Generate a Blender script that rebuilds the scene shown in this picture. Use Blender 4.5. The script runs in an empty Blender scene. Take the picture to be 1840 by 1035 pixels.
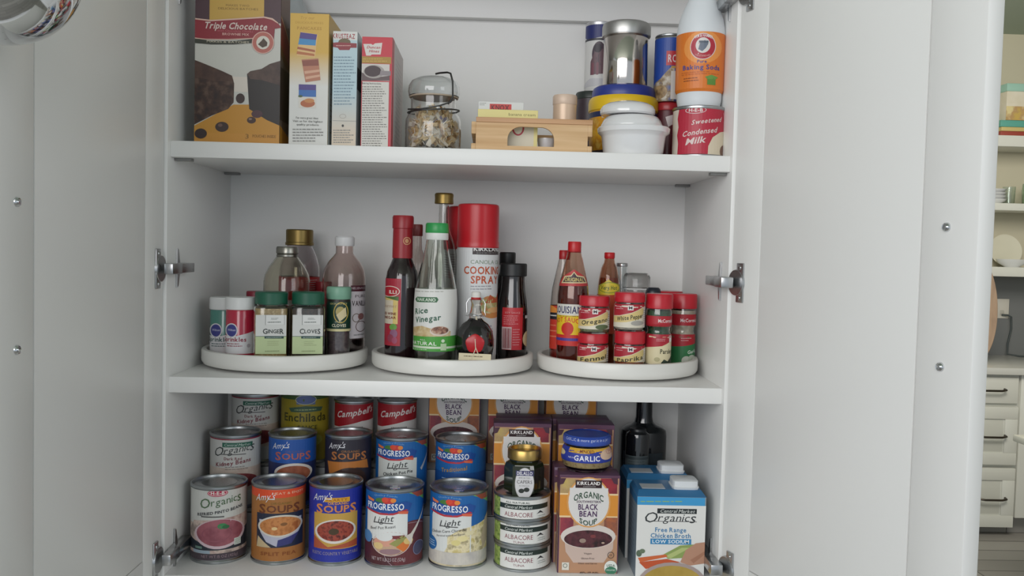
import bpy, bmesh, math, random
from math import sin, cos, pi, radians, atan2, asin, sqrt
from mathutils import Vector, Matrix
from mathutils.geometry import tessellate_polygon

random.seed(7)
scene = bpy.context.scene
COL = scene.collection

# ------------------------------------------------------------------ camera
CX, CY, CZ, YAW, PITCH, ROLL, F = 0.0532, -1.188, 0.1792, 0.0243, 0.0440, 0.0252, 1621.4
fw = Vector((sin(YAW) * cos(PITCH), cos(YAW) * cos(PITCH), -sin(PITCH)))
r0 = Vector((cos(YAW), -sin(YAW), 0.0))
u0 = r0.cross(fw)
rt = cos(ROLL) * r0 + sin(ROLL) * u0
up = -sin(ROLL) * r0 + cos(ROLL) * u0
CAM = Vector((CX, CY, CZ))
cd = bpy.data.cameras.new('camera')
cam = bpy.data.objects.new('camera', cd)
COL.objects.link(cam)
cd.sensor_width = 36.0
cd.lens = 36.0 * F / 1840.0
cd.clip_start = 0.05
cam.matrix_world = Matrix(((rt.x, up.x, -fw.x, CX), (rt.y, up.y, -fw.y, CY), (rt.z, up.z, -fw.z, CZ), (0, 0, 0, 1)))
scene.camera = cam

# ------------------------------------------------------------------ world, lights, exposure
scene.view_settings.view_transform = 'Standard'
scene.view_settings.look = 'None'
scene.view_settings.exposure = 0.06
scene.view_settings.gamma = 1.0
scene.view_settings.use_curve_mapping = False
w = bpy.data.worlds.new('world')
scene.world = w
w.use_nodes = True
w.node_tree.nodes['Background'].inputs[0].default_value = (0.80, 0.90, 1.0, 1)
w.node_tree.nodes['Background'].inputs[1].default_value = 0.62


def area(name, loc, target, sx, sy, power, col):
    l = bpy.data.lights.new(name, 'AREA')
    l.shape = 'RECTANGLE'
    l.size, l.size_y, l.energy, l.color = sx, sy, power, col
    o = bpy.data.objects.new(name, l)
    COL.objects.link(o)
    o.location = loc
    o.rotation_euler = (Vector(target) - Vector(loc)).to_track_quat('-Z', 'Y').to_euler()
    return o


area('window_light', (-1.15, -2.75, 0.82), (0.1, 0.1, 0.12), 2.8, 1.25, 49, (1.0, 0.972, 0.965))
area('side_fill_light', (2.4, -2.4, 0.9), (-.4, -.2, 0.15), 1.4, 1.2, 11.5, (0.97, 0.98, 1.0))  # added fill from the right, brightens the left door
area('kitchen_light', (1.9, 1.6, 1.35), (3.0, 3.9, -0.2), 1.2, 1.2, 62, (1.0, 0.95, 0.86))


# ------------------------------------------------------------------ pixel helpers (1840 x 1035 frame)
def AT(px, py, Y):
    d = fw + rt * ((px - 920) / F) - up * ((py - 517.5) / F)
    return CAM + d * ((Y - CY) / d.y)


def PX(P):
    d = Vector(P) - CAM
    z = d.dot(fw)
    return 920 + F * d.dot(rt) / z, 517.5 - F * d.dot(up) / z


def XA(px, Y, z):
    x = 0.0
    for _ in range(4):
        x += (px - PX((x, Y, z))[0]) * (Y - CY) / F
    return x


ZT, ZM, ZB, TH = 0.3076, 0.0, -0.2605, 0.021
HW, DEP = 0.365, 0.27

# ------------------------------------------------------------------ materials
MATS = {}


def lin(h):
    o = []
    for i in (0, 2, 4):
        c = int(h[i:i + 2], 16) / 255
        o.append(c / 12.92 if c <= 0.04045 else ((c + 0.055) / 1.055) ** 2.4)
    return (*o, 1)


def newmat(name):
    m = bpy.data.materials.new(name)
    m.use_nodes = True
    return m, m.node_tree, m.node_tree.nodes['Principled BSDF']


def C(h, rough=0.42, metal=0.0, coat=0.0):
    k = (h, rough, metal, coat)
    if k not in MATS:
        m, nt, b = newmat('paint_' + h)
        b.inputs['Base Color'].default_value = lin(h)
        b.inputs['Roughness'].default_value = rough
        b.inputs['Metallic'].default_value = metal
        b.inputs['Coat Weight'].default_value = coat
        b.inputs['Coat Roughness'].default_value = 0.12
        n = nt.nodes.new('ShaderNodeTexNoise')
        n.inputs['Scale'].default_value = 90
        mr = nt.nodes.new('ShaderNodeMapRange')
        mr.inputs['To Min'].default_value = max(0.02, rough - 0.05)
        mr.inputs['To Max'].default_value = rough + 0.05
        nt.links.new(n.outputs['Fac'], mr.inputs['Value'])
        nt.links.new(mr.outputs['Result'], b.inputs['Roughness'])
        MATS[k] = m
    return MATS[k]


def MOT(cols, scale=120, rough=0.45):
    """a printed or natural mottle of two or three colours"""
    k = ('mot',) + tuple(cols) + (scale, rough)
    if k not in MATS:
        m, nt, b = newmat('mottle_' + '_'.join(cols))
        tc = nt.nodes.new('ShaderNodeTexCoord')
        n = nt.nodes.new('ShaderNodeTexNoise')
        n.inputs['Scale'].default_value = scale
        n.inputs['Detail'].default_value = 4
        cr = nt.nodes.new('ShaderNodeValToRGB')
        nt.links.new(tc.outputs['Object'], n.inputs['Vector'])
        nt.links.new(n.outputs['Fac'], cr.inputs['Fac'])
        e = cr.color_ramp.elements
        e[0].position, e[0].color = 0.36, lin(cols[0])
        e[1].position, e[1].color = 0.64, lin(cols[-1])
        if len(cols) > 2:
            x = e.new(0.5)
            x.color = lin(cols[1])
        nt.links.new(cr.outputs['Color'], b.inputs['Base Color'])
        b.inputs['Roughness'].default_value = rough
        MATS[k] = m
    return MATS[k]


def GRAD(c0, c1, z0, z1, mid=None):
    """a printed vertical colour blend, object space"""
    k = ('grad', c0, c1, z0, z1)
    if k not in MATS:
        m, nt, b = newmat('blend')
        tc = nt.nodes.new('ShaderNodeTexCoord')
        s = nt.nodes.new('ShaderNodeSeparateXYZ')
        mr = nt.nodes.new('ShaderNodeMapRange')
        mr.inputs['From Min'].default_value = z0
        mr.inputs['From Max'].default_value = z1
        cr = nt.nodes.new('ShaderNodeValToRGB')
        nt.links.new(tc.outputs['Object'], s.inputs[0])
        nt.links.new(s.outputs['Z'], mr.inputs['Value'])
        nt.links.new(mr.outputs['Result'], cr.inputs['Fac'])
        cr.color_ramp.elements[0].color = lin(c0)
        cr.color_ramp.elements[1].color = lin(c1)
        nt.links.new(cr.outputs['Color'], b.inputs['Base Color'])
        b.inputs['Roughness'].default_value = 0.4
        MATS[k] = m
    return MATS[k]


def WOOD(c0, c1, sc=(3, 60, 60), axis='X', rough=0.5):
    k = ('wood', c0, c1, sc)
    if k not in MATS:
        m, nt, b = newmat('wood')
        tc = nt.nodes.new('ShaderNodeTexCoord')
        mp = nt.nodes.new('ShaderNodeMapping')
        mp.inputs['Scale'].default_value = sc
        n = nt.nodes.new('ShaderNodeTexNoise')
        n.inputs['Scale'].default_value = 1.6
        n.inputs['Detail'].default_value = 6
        n.inputs['Distortion'].default_value = 0.6
        cr = nt.nodes.new('ShaderNodeValToRGB')
        nt.links.new(tc.outputs['Object'], mp.inputs['Vector'])
        nt.links.new(mp.outputs['Vector'], n.inputs['Vector'])
        nt.links.new(n.outputs['Fac'], cr.inputs['Fac'])
        cr.color_ramp.elements[0].position, cr.color_ramp.elements[0].color = 0.35, lin(c0)
        cr.color_ramp.elements[1].position, cr.color_ramp.elements[1].color = 0.65, lin(c1)
        nt.links.new(cr.outputs['Color'], b.inputs['Base Color'])
        b.inputs['Roughness'].default_value = rough
        MATS[k] = m
    return MATS[k]


def GLASS(h='ffffff', rough=0.03):
    k = ('glass', h, rough)
    if k not in MATS:
        m, nt, b = newmat('glass_' + h)
        b.inputs['Base Color'].default_value = lin(h)
        b.inputs['Transmission Weight'].default_value = 1.0
        b.inputs['Roughness'].default_value = rough
        b.inputs['IOR'].default_value = 1.45
        MATS[k] = m
    return MATS[k]


def mt(x):
    return C(x) if isinstance(x, str) else x


STEEL = C('b9babb', 0.28, 1.0)
TIN = C('a7abad', 0.33, 1.0)
CHROME = C('d6d8da', 0.07, 1.0)
GOLD = C('b09458', 0.32, 1.0)
WHITE = C('d9d8d4', 0.4)
CABW = C('ebebe9', 0.38)


# ------------------------------------------------------------------ object helpers
def link(name, me, mats, parent=None, smooth=None):
    for m in mats:
        me.materials.append(m)
    o = bpy.data.objects.new(name, me)
    COL.objects.link(o)
    if parent is not None:
        o.parent = parent
    if smooth:
        for p in me.polygons:
            p.use_smooth = True
        me.set_sharp_from_angle(angle=radians(smooth))
    return o


def fromv(name, verts, faces, mats, parent=None, smooth=None, midx=None):
    me = bpy.data.meshes.new(name)
    me.from_pydata([tuple(v) for v in verts], [], faces)
    if midx:
        for p, i in zip(me.polygons, midx):
            p.material_index = i
    me.update()
    if not isinstance(mats, (list, tuple)):
        mats = [mats]
    return link(name, me, mats, parent, smooth)


def frombm(name, bm, mats, parent=None, smooth=None):
    me = bpy.data.meshes.new(name)
    bmesh.ops.recalc_face_normals(bm, faces=bm.faces)
    bm.to_mesh(me)
    bm.free()
    if not isinstance(mats, (list, tuple)):
        mats = [mats]
    return link(name, me, mats, parent, smooth)


def thing(name, label, cat, loc=(0, 0, 0), rz=0.0, group=None):
    o = bpy.data.objects.new(name, None)
    COL.objects.link(o)
    o.empty_display_size = 0.02
    o.location = loc
    o.rotation_euler = (0, 0, rz)
    o['label'] = label
    o['category'] = cat
    if group:
        o['group'] = group
    return o


def tag(o, label, cat, group=None, kind=None):
    o['label'] = label
    o['category'] = cat
    if group:
        o['group'] = group
    if kind:
        o['kind'] = kind
    return o


def bbox(bm, a, b, bev=0.0, mi=0):
    r = bmesh.ops.create_cube(bm, size=1.0)
    vs = r['verts']
    for v in vs:
        v.co = Vector([(a[i] + b[i]) / 2 + v.co[i] * (b[i] - a[i]) for i in range(3)])
    fs = set(f for v in vs for f in v.link_faces)
    for f in fs:
        f.material_index = mi
    if bev > 0:
        es = list(set(e for v in vs for e in v.link_edges))
        r2 = bmesh.ops.bevel(bm, geom=es, offset=bev, segments=2, affect='EDGES', profile=0.5)
        for f in r2['faces']:
            f.material_index = mi


def box(name, a, b, mat, parent=None, bev=0.0):
    bm = bmesh.new()
    bbox(bm, a, b, bev)
    return frombm(name, bm, mt(mat), parent, 40 if bev else None)


def lathe_data(prof, n=48, fn=None):
    """prof: list of (r,z); r==0 ends close"""
    V, Fc = [], []
    rows = []
    for r, z in prof:
        if r < 1e-6:
            rows.append([len(V)])
            V.append((0, 0, z))
        else:
            row = []
            for i in range(n):
                a = 2 * pi * i / n
                rr = r if fn is None else r * fn(a)
                row.append(len(V))
                V.append((rr * cos(a), rr * sin(a), z))
            rows.append(row)
    for a, b in zip(rows, rows[1:]):
        if len(a) == 1 and len(b) == 1:
            continue
        for i in range(n):
            j = (i + 1) % n
            if len(a) == 1:
                Fc.append((a[0], b[j], b[i]))
            elif len(b) == 1:
                Fc.append((a[i], a[j], b[0]))
            else:
                Fc.append((a[i], a[j], b[j], b[i]))
    return V, Fc


def lathe(name, prof, mat, parent=None, n=48, fn=None, sm=35, off=(0, 0, 0)):
    V, Fc = lathe_data(prof, n, fn)
    if any(off):
        V = [(x + off[0], y + off[1], z + off[2]) for x, y, z in V]
    return fromv(name, V, Fc, mt(mat), parent, sm)


def sqf(p=5.0):
    def f(a):
        c, s = abs(cos(a)), abs(sin(a))
        return 1.0 / ((c ** p + s ** p) ** (1.0 / p))
    return f


def octf(k=6):
    def f(a):
        h = pi / k
        a = (a + pi / 2 + h) % (2 * h) - h
        return 1.0 / max(0.5, cos(a)) * cos(h)
    return f


def tube_data(pts, r, n=8, closed=False):
    V, Fc = [], []
    pts = [Vector(p) for p in pts]
    m = len(pts)
    prev = None
    for i, p in enumerate(pts):
        if closed:
            t = pts[(i + 1) % m] - pts[i - 1]
        else:
            t = pts[min(i + 1, m - 1)] - pts[max(i - 1, 0)]
        t.normalize()
        if prev is None:
            a = Vector((0, 0, 1)) if abs(t.z) < 0.9 else Vector((1, 0, 0))
            nn = t.cross(a).normalized()
        else:
            nn = (prev - t * prev.dot(t)).normalized()
        prev = nn
        bb = t.cross(nn)
        for k in range(n):
            a = 2 * pi * k / n
            V.append(p + (nn * cos(a) + bb * sin(a)) * r)
    for i in range(m if closed else m - 1):
        for k in range(n):
            a, b = i * n + k, i * n + (k + 1) % n
            c, d = ((i + 1) % m) * n + (k + 1) % n, ((i + 1) % m) * n + k
            Fc.append((a, b, c, d))
    if not closed:
        Fc.append(tuple(range(n - 1, -1, -1)))
        Fc.append(tuple((m - 1) * n + k for k in range(n)))
    return V, Fc


def tube(name, pts, r, mat, parent=None, n=8, closed=False):
    V, Fc = tube_data(pts, r, n, closed)
    return fromv(name, V, Fc, mt(mat), parent, 60)


# ------------------------------------------------------------------ lettering
GLY = {}


def load_glyphs():
    chars = ''.join(chr(c) for c in range(33, 127))
    tmp = []
    for bold in (0, 1):
        for ch in chars:
            cu = bpy.data.curves.new('glyph', 'FONT')
            cu.body = ch
            cu.size = 1.0
            cu.resolution_u = 2
            cu.offset = 0.022 if bold else 0.0
            o = bpy.data.objects.new('glyph', cu)
            COL.objects.link(o)
            tmp.append((bold, ch, o, cu))
    dg = bpy.context.evaluated_depsgraph_get()
    dg.update()
    for bold, ch, o, cu in tmp:
        ev = o.evaluated_get(dg)
        me = ev.to_mesh()
        vs = [(v.co.x, v.co.y) for v in me.vertices]
        tris = []
        for p in me.polygons:
            q = list(p.vertices)
            for i in range(1, len(q) - 1):
                tris.append((q[0], q[i], q[i + 1]))
        if vs:
            x0 = min(v[0] for v in vs)
            x1 = max(v[0] for v in vs)
        else:
            x0 = x1 = 0
        GLY[(bold, ch)] = ([(v[0] - x0, v[1]) for v in vs], tris, x1 - x0)
        ev.to_mesh_clear()
    for bold, ch, o, cu in tmp:
        bpy.data.objects.remove(o)
        bpy.data.curves.remove(cu)


load_glyphs()
CAPH = max(v[1] for v in GLY[(0, 'H')][0])


def text_tris(s, w, h, opt=''):
    """centred text, cap height h, total width w -> list of triangles"""
    bold = 1 if 'b' in opt else 0
    x = 0.0
    T = []
    big = 'c' in opt   # first letter taller
    for i, ch in enumerate(s):
        if ch == ' ':
            x += 0.27
            continue
        vs, tr, adv = GLY[(bold, ch)]
        k = 1.35 if (big and (i == 0 or i == len(s) - 1)) else 1.0
        P = [(x + a * k, b * k - (0.12 if k > 1 else 0)) for a, b in vs]
        for t in tr:
            T.append([P[j] for j in t])
        x += adv * k + 0.085
    x -= 0.085
    sx, sy = w / max(x, 1e-6), h / CAPH
    out = []
    sh = 0.28 if 'i' in opt else 0.0
    arc = 0.0
    if 'U' in opt:
        arc = 1.0
    if 'D' in opt:
        arc = -1.0
    slope = 0.0
    if '/' in opt:
        slope = 0.14
    for t in T:
        q = []
        for a, b in t:
            u = a * sx - w / 2 + sh * b * sy
            v = b * sy - h / 2
            if arc:
                v += arc * h * 0.7 * (1 - (2 * u / w) ** 2) - arc * h * .35
            v += slope * u
            q.append((u, v))
        out.append(q)
    return out


def clipx(poly, x0, x1):
    def clip(P, f, g):
        R = []
        for i in range(len(P)):
            a, b = P[i - 1], P[i]
            ia, ib = f(a), f(b)
            if ia != ib:
                R.append(g(a, b))
            if ib:
                R.append(b)
        return R

    def cut(x):
        return lambda a, b: (x, a[1] + (b[1] - a[1]) * (x - a[0]) / (b[0] - a[0]))
    P = clip(poly, lambda p: p[0] >= x0, cut(x0))
    if P:
        P = clip(P, lambda p: p[0] <= x1, cut(x1))
    return P


class Art:
    """a printed label: flat shapes given in photograph pixels, laid on a flat front or round a turned body"""
    LAY = 0.000035

    def __init__(s, P, S, R=None, Rf=None, off=0.0002):
        s.P, s.S, s.R, s.Rf, s.off = P, S, R, Rf, off
        s.items = []

    def arc(s, u):
        if s.R is None:
            return u
        return s.R * asin(max(-0.985, min(0.985, u / s.R)))

    def add(s, cmds):
        for c in cmds:
            k = c[0]
            m = mt(c[-1]) if k not in ('t',) else mt(c[6])
            tris = []
            if k == 'W' or k == 'w':      # whole-turn band between two heights
                if k == 'w':
                    v0, v1 = s.P(s.cx, c[2])[1], s.P(s.cx, c[1])[1]
                else:
                    v0, v1 = s.v0, s.v1
                v0, v1 = max(v0, s.v0), min(v1, s.v1)
                a = pi * s.R if s.R else s.half
                if 'half' in s.__dict__:
                    a = s.half
                tris = [[(-a, v0), (a, v0), (a, v1)], [(-a, v0), (a, v1), (-a, v1)]]
            elif k == 'r':
                a, b = s.P(c[1], c[4]), s.P(c[3], c[2])
                u0_, u1_ = s.arc(a[0]), s.arc(b[0])
                v0, v1 = a[1], b[1]
                if s.R is None:
                    mx, my = (c[1] + c[3]) / 2, (c[2] + c[4]) / 2
                    v0, v1 = s.P(mx, c[4])[1], s.P(mx, c[2])[1]
                    u0_, u1_ = s.P(c[1], my)[0], s.P(c[3], my)[0]
                tris = [[(u0_, v0), (u1_, v0), (u1_, v1)], [(u0_, v0), (u1_, v1), (u0_, v1)]]
            elif k in ('e', 'o', 'p'):
                if k == 'p':
                    pts = [s.P(*p) for p in c[1]]
                    pts = [(s.arc(a), b) for a, b in pts]
                    tt = tessellate_polygon([[Vector((a, b, 0)) for a, b in pts]])
                    tris = [[pts[i] for i in t] for t in tt]
                else:
                    n = 28
                    cx, cy, rx, ry = c[1:5]
                    O = [s.P(cx + rx * cos(2 * pi * i / n), cy - ry * sin(2 * pi * i / n)) for i in range(n)]
                    O = [(s.arc(a), b) for a, b in O]
                    if k == 'e':
                        ce = s.P(cx, cy)
                        ce = (s.arc(ce[0]), ce[1])
                        tris = [[ce, O[i], O[(i + 1) % n]] for i in range(n)]
                    else:
                        th = c[5]
                        I = [s.P(cx + (rx - th) * cos(2 * pi * i / n), cy - (ry - th) * sin(2 * pi * i / n)) for i in range(n)]
                        I = [(s.arc(a), b) for a, b in I]
                        for i in range(n):
                            j = (i + 1) % n
                            tris += [[I[i], O[i], O[j]], [I[i], O[j], I[j]]]
            elif k == 't':
                _, st, cx, cy, w_, h_, _c = c[:7]
                opt = c[7] if len(c) > 7 else ''
                a, b = s.P(cx - w_ / 2, cy), s.P(cx + w_ / 2, cy)
                ua, ub = s.arc(a[0]), s.arc(b[0])
                ce = s.P(cx, cy)[1]
                tris = [[(u + (ua + ub) / 2, v + ce) for u, v in t] for t in text_tris(st, ub - ua, h_ * s.S, opt)]
            elif k == 'l':
                _, x0, x1, y0, y1, n, _c = c
                for i in range(n):
                    y = y0 + (y1 - y0) * (i + .5) / n
                    hh = min((y1 - y0) / n * .17, 1.1)
                    e = x1 - random.random() * .3 * (x1 - x0)
                    u_ = (x1 - x0) / 14 if s.R is None else (x1 - x0) / 12
                    x = x0
                    while x < e - u_ * .3:
                        xe = min(e, x + u_ * random.uniform(.5, 1.9))
                        a, b = s.P(x, y + hh), s.P(xe, y - hh)
                        q0, q1, v0, v1 = s.arc(a[0]), s.arc(b[0]), a[1], b[1]
                        if v1 < v0:
                            v0, v1 = v1, v0
                        tris += [[(q0, v0), (q1, v0), (q1, v1)], [(q0, v0), (q1, v1), (q0, v1)]]
                        x = xe + u_ * .3
            s.items.append((tris, m))
        return s

    def build(s, name, parent):
        V, Fc, mi, mats = [], [], [], []
        vmin, vmax = getattr(s, 'v0', -9), getattr(s, 'v1', 9)
        for li, (tris, m) in enumerate(s.items):
            if m not in mats:
                mats.append(m)
            idx = mats.index(m)
            off = s.off + s.LAY * li
            for t in tris:
                A2 = (t[1][0] - t[0][0]) * (t[2][1] - t[0][1]) - (t[2][0] - t[0][0]) * (t[1][1] - t[0][1])
                if A2 < 0:
                    t = [t[0], t[2], t[1]]
                # trim to the printable height
                q = [(b, a) for a, b in t]
                q = clipx(q, vmin, vmax)
                t = [(b, a) for a, b in q] if q else []
                if len(t) < 3:
                    continue
                if s.R is None:
                    if 'half' in s.__dict__:
                        t = clipx(t, -s.half, s.half)
                    if len(t) < 3:
                        continue
                    base = len(V)
                    for u, v in t:
                        V.append((u, -off, v))
                    Fc.append(tuple(range(base, base + len(t))))
                    mi.append(idx)
                    continue
                st = s.R * 0.13
                lo, hi = min(p[0] for p in t), max(p[0] for p in t)
                zs = [vmin]
                k0, k1 = int(math.floor(lo / st)), int(math.floor(hi / st))
                for k in range(k0, k1 + 1):
                    q = clipx(t, k * st, (k + 1) * st)
                    if len(q) < 3:
                        continue
                    pieces = [q]
                    if s.Rf:
                        vs = [b for a, b in q]
                        nseg = int((max(vs) - min(vs)) / 0.004) + 1
                        if nseg > 1:
                            pieces = []
                            g0, g1 = min(vs), max(vs)
                            sw = [(b, a) for a, b in q]
                            for z in range(nseg):
                                qq = clipx(sw, g0 + (g1 - g0) * z / nseg, g0 + (g1 - g0) * (z + 1) / nseg)
                                if len(qq) >= 3:
                                    pieces.append([(b, a) for a, b in qq])
                    for q in pieces:
                        base = len(V)
                        for u, v in q:
                            R = (s.Rf(v) if s.Rf else s.R) + off
                            th = u / s.R
                            V.append((R * sin(th), -R * cos(th), v))
                        Fc.append(tuple(range(base, base + len(q))))
                        mi.append(idx)
        if not V:
            return None
        return fromv(name, V, Fc, mats, parent, None, mi)


def facing(X, Y, turn=0.0):
    return atan2(CX - X, -(CY - Y)) + turn


# ------------------------------------------------------------------ builders of shop goods
def cyl_frame(cx, Y, z, zm, hwpx=None):
    X = XA(cx, Y, zm)
    d = (Vector((X, Y, zm)) - CAM).dot(fw)
    return X, d / F


def can(name, label, x0, x1, Y, z, H, art, cat='can', group=None, tab=False, turn=0.0, lab='label', body=TIN, margin=0.0055, yt=None):
    cx = (x0 + x1) / 2
    X, s = cyl_frame(cx, Y, z, z + 0.05)
    R = (x1 - x0) * s / 2
    if yt:
        H = AT(cx, yt, Y - R).z - z
    t = thing(name, label, cat, (X, Y, z), facing(X, Y, turn), group)
    e = 0.0012
    prof = [(0, .0015), (R - .005, .0015), (R - .0035, 0), (R - .001, 0), (R, .0012), (R, .0035), (R - e, .0048),
            (R - e, H - .0048), (R, H - .0035), (R, H - .001), (R - .0008, H), (R - .0022, H), (R - .003, H - .001), (R - .0032, H - .004)]
    lathe('can_body', prof + [(0, H - .004)], body, t)
    r2 = R - .0034
    lathe('lid', [(r2, H - .0039), (r2 - .003, H - .0046 + .0012), (r2 - .005, H - .0036), (r2 * .7, H - .0032), (r2 * .68, H - .0027), (0, H - .0027)], STEEL, t)
    if tab:
        bm = bmesh.new()
        bbox(bm, (-.007, -R + .006, H - .0025), (.007, -R + .021, H - .0008), .0006)
        bbox(bm, (-.004, -R + .019, H - .0025), (.004, -R + .031, H - .0012), .0004)
        frombm('pull_tab', bm, CHROME, t, 40)
    k = (Y - CY) / (Y - R - CY)
    A = Art(None, s / k, R - e)
    A.P = lambda px, py: ((AT(px, py, Y - R).x - AT(cx, py, Y - R).x) * k, AT(cx, py - (px - cx) * 0.0235, Y - R).z - z)
    A.cx, A.v0, A.v1 = cx, margin, H - margin
    A.add(art)
    A.build(lab, t)
    return t, X, R, H


def carton(name, label, x0, x1, ytop, Y, depth, z, H=None, front=(), side=None, sidef=(), body='eeeeea', cat='box', group=None, rz=0.0, bev=.0006, extra=None, pr='front_print'):
    zm = z + (H or .08) / 2
    if H is None:
        H = AT((x0 + x1) / 2, ytop, Y).z - z
    xa, xb = XA(x0, Y, z + H / 2), XA(x1, Y, z + H / 2)
    X, W = (xa + xb) / 2, (xb - xa)
    s = (Y - CY) / F
    t = thing(name, label, cat, (X, Y + depth / 2, z), rz, group)
    box('box_body', (-W / 2, -depth / 2, 0), (W / 2, depth / 2, H), body, t, bev)
    if front:
        A = Art(lambda px, py: (AT(px, py, Y).x - X, AT(px, py, Y).z - z), s)
        A.cx, A.v0, A.v1, A.half = (x0 + x1) / 2, .0004, H - .0004, W / 2 - .0002
        A.add(front)
        o = A.build(pr, t)
        o.location = (0, -depth / 2, 0)
    if side:
        cxp = (x0 + x1) / 2
        A = Art(lambda px, py: ((px - .5) * depth, AT(x1, py, Y).z - z), s)
        A.cx, A.v0, A.v1, A.half = .5, .0004, H - .0004, depth / 2 - .0002
        A.add(sidef)
        o = A.build('side_print', t)
        sg = 1 if side == 'R' else -1
        o.location = (sg * W / 2, 0, 0)
        o.rotation_euler = (0, 0, sg * pi / 2)
    if extra:
        extra(t, W, depth, H)
    return t, X, W, H


TOP = [0.0]


def turned(name, label, cat, cx, Y, z, parts, art=None, group=None, turn=0.0, fn=None, n=48, labon=0, labrange=None, flat=None, ym=None, labname='label', extra=None):
    """parts: (part name, material, [(half width px, y px or None for the base)], opts) opts: shell / fill=(y,mat) / n"""
    ytop = min(p[1] for pt in parts for p in pt[2] if p[1] is not None)
    hwm = max(p[0] for pt in parts for p in pt[2])
    for _it in range(120):
        zt_ = AT(cx, ytop, Y).z
        X, s = cyl_frame(cx, Y, z, (z + zt_) / 2)
        if not (-.01 < z < .2):
            break
        tx = min((-.2445, .0005, .2435), key=lambda q: abs(q - X))
        if sqrt((X - tx) ** 2 + (Y - .1425) ** 2) + hwm * s * (1.15 if fn or 'fn' in str(parts[0][3:]) else 1) < .1085 or Y > .24:
            break
        Y += .001 if Y < .1425 else -.001
        if _it == 119:
            print('NOFIT', label, X - tx, Y, hwm * s)
    t = thing(name, label, cat, (X, Y, z), facing(X, Y, turn), group)

    def Z(y, hw=0):
        return 0.0 if y is None else AT(cx, y, Y - .75 * hw * s).z - z
    profs = []
    for pt in parts:
        pname, mat, prof = pt[:3]
        o = pt[3] if len(pt) > 3 else {}
        pr = [(hw * s, Z(y, hw)) for hw, y in prof]
        if pt is parts[-1] and ytop > 440:
            pr[-2:] = [(hw * s, Z(y, 0)) for hw, y in prof[-2:]]
        for i in range(1, len(pr)):      # keep the outline climbing where it should
            if prof[i][1] is not None and (prof[i - 1][1] is None or prof[i][1] <= prof[i - 1][1]) and pr[i][1] < pr[i - 1][1]:
                pr[i] = (pr[i][0], pr[i - 1][1] + .0001)
        pr.sort(key=lambda q: q[1]) if o.get('sort') else None
        profs.append(pr)
        TOP[0] = z + max(q[1] for q in pr)
        f = o.get('fn', fn)
        if o.get('shell'):
            wl = o.get('wall', .0012)
            inner = [(max(r - wl, .0005), max(zz, wl * 2)) for r, zz in pr]
            full = [(0, pr[0][1])] + pr + inner[::-1] + [(0, inner[0][1])]
            lathe(pname, full, mat, t, n, f)
        else:
            full = list(pr)
            if full[0][0] > 1e-5:
                full = [(0, full[0][1])] + full
            if full[-1][0] > 1e-5:
                full = full + [(0, full[-1][1])]
            lathe(pname, full, mat, t, n, f)
        if 'fill' in o:
            fy, fm = o['fill']
            fz = Z(fy)
            wl = o.get('wall', .0012) + .0003
            ins = [(max(r - wl, .0005), zz) for r, zz in pr]
            ins[0] = (ins[0][0], wl * 2.2)
            out = []
            for i, (r, zz) in enumerate(ins):
                if zz <= fz:
                    out.append((r, max(zz, wl * 2.2)))
                else:
                    ra, za = ins[i - 1]
                    kk = (fz - za) / (zz - za)
                    out.append((ra + (r - ra) * kk, fz))
                    break
            lathe(o.get('fname', 'contents'), [(0, out[0][1])] + out + [(0, out[-1][1])], fm, t, n, f)
    if art:
        pr = profs[labon]

        def Rf(v):
            for (ra, za), (rb, zb_) in zip(pr, pr[1:]):
                if za <= v <= zb_ and zb_ > za:
                    return ra + (rb - ra) * (v - za) / (zb_ - za)
            return pr[-1][0] if v > pr[-1][1] else pr[0][0]
        arts = art if isinstance(art, list) and art and isinstance(art[0], dict) else [dict(a=art, r=labrange)]
        for ad in arts:
            pr = profs[ad.get('on', labon)]
            y0, y1 = ad['r'][:2]
            R = Rf((Z(y1) + Z(y0)) / 2)
            v0, v1 = AT(cx, y1, Y - R).z - z, AT(cx, y0, Y - R).z - z
            R = Rf((v0 + v1) / 2)
            k = (Y - CY) / (Y - R - CY)
            flt = ad.get('flat', flat)
            A = Art(None, s / k, None if flt else R, None if flt else Rf, off=.0003)
            A.P = lambda px, py, k=k, R=R: ((AT(px, py, Y - R).x - AT(cx, py, Y - R).x) * k, AT(cx, py - (px - cx) * .0235, Y - R).z - z)
            A.cx, A.v0, A.v1 = cx, v0, v1
            if flt:
                A.half = flt * R
            if 'ang' in ad:
                A.half = R * ad['ang']
            if len(ad['r']) > 2:
                A.half = ad['r'][2] * s
            A.add(ad['a'])
            ob = A.build(ad.get('name', labname), t)
            if flt:
                ob.location = (0, -R * (1.0 if fn is None else fn(pi / 2)), 0)
    if extra:
        extra(t, X, s, Z)
    return t, X, s, Z

# ================================================================== THE ROOM
FZ, CLZ = -1.30, 1.52


def struct(o):
    o['kind'] = 'structure'
    return o


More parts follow.
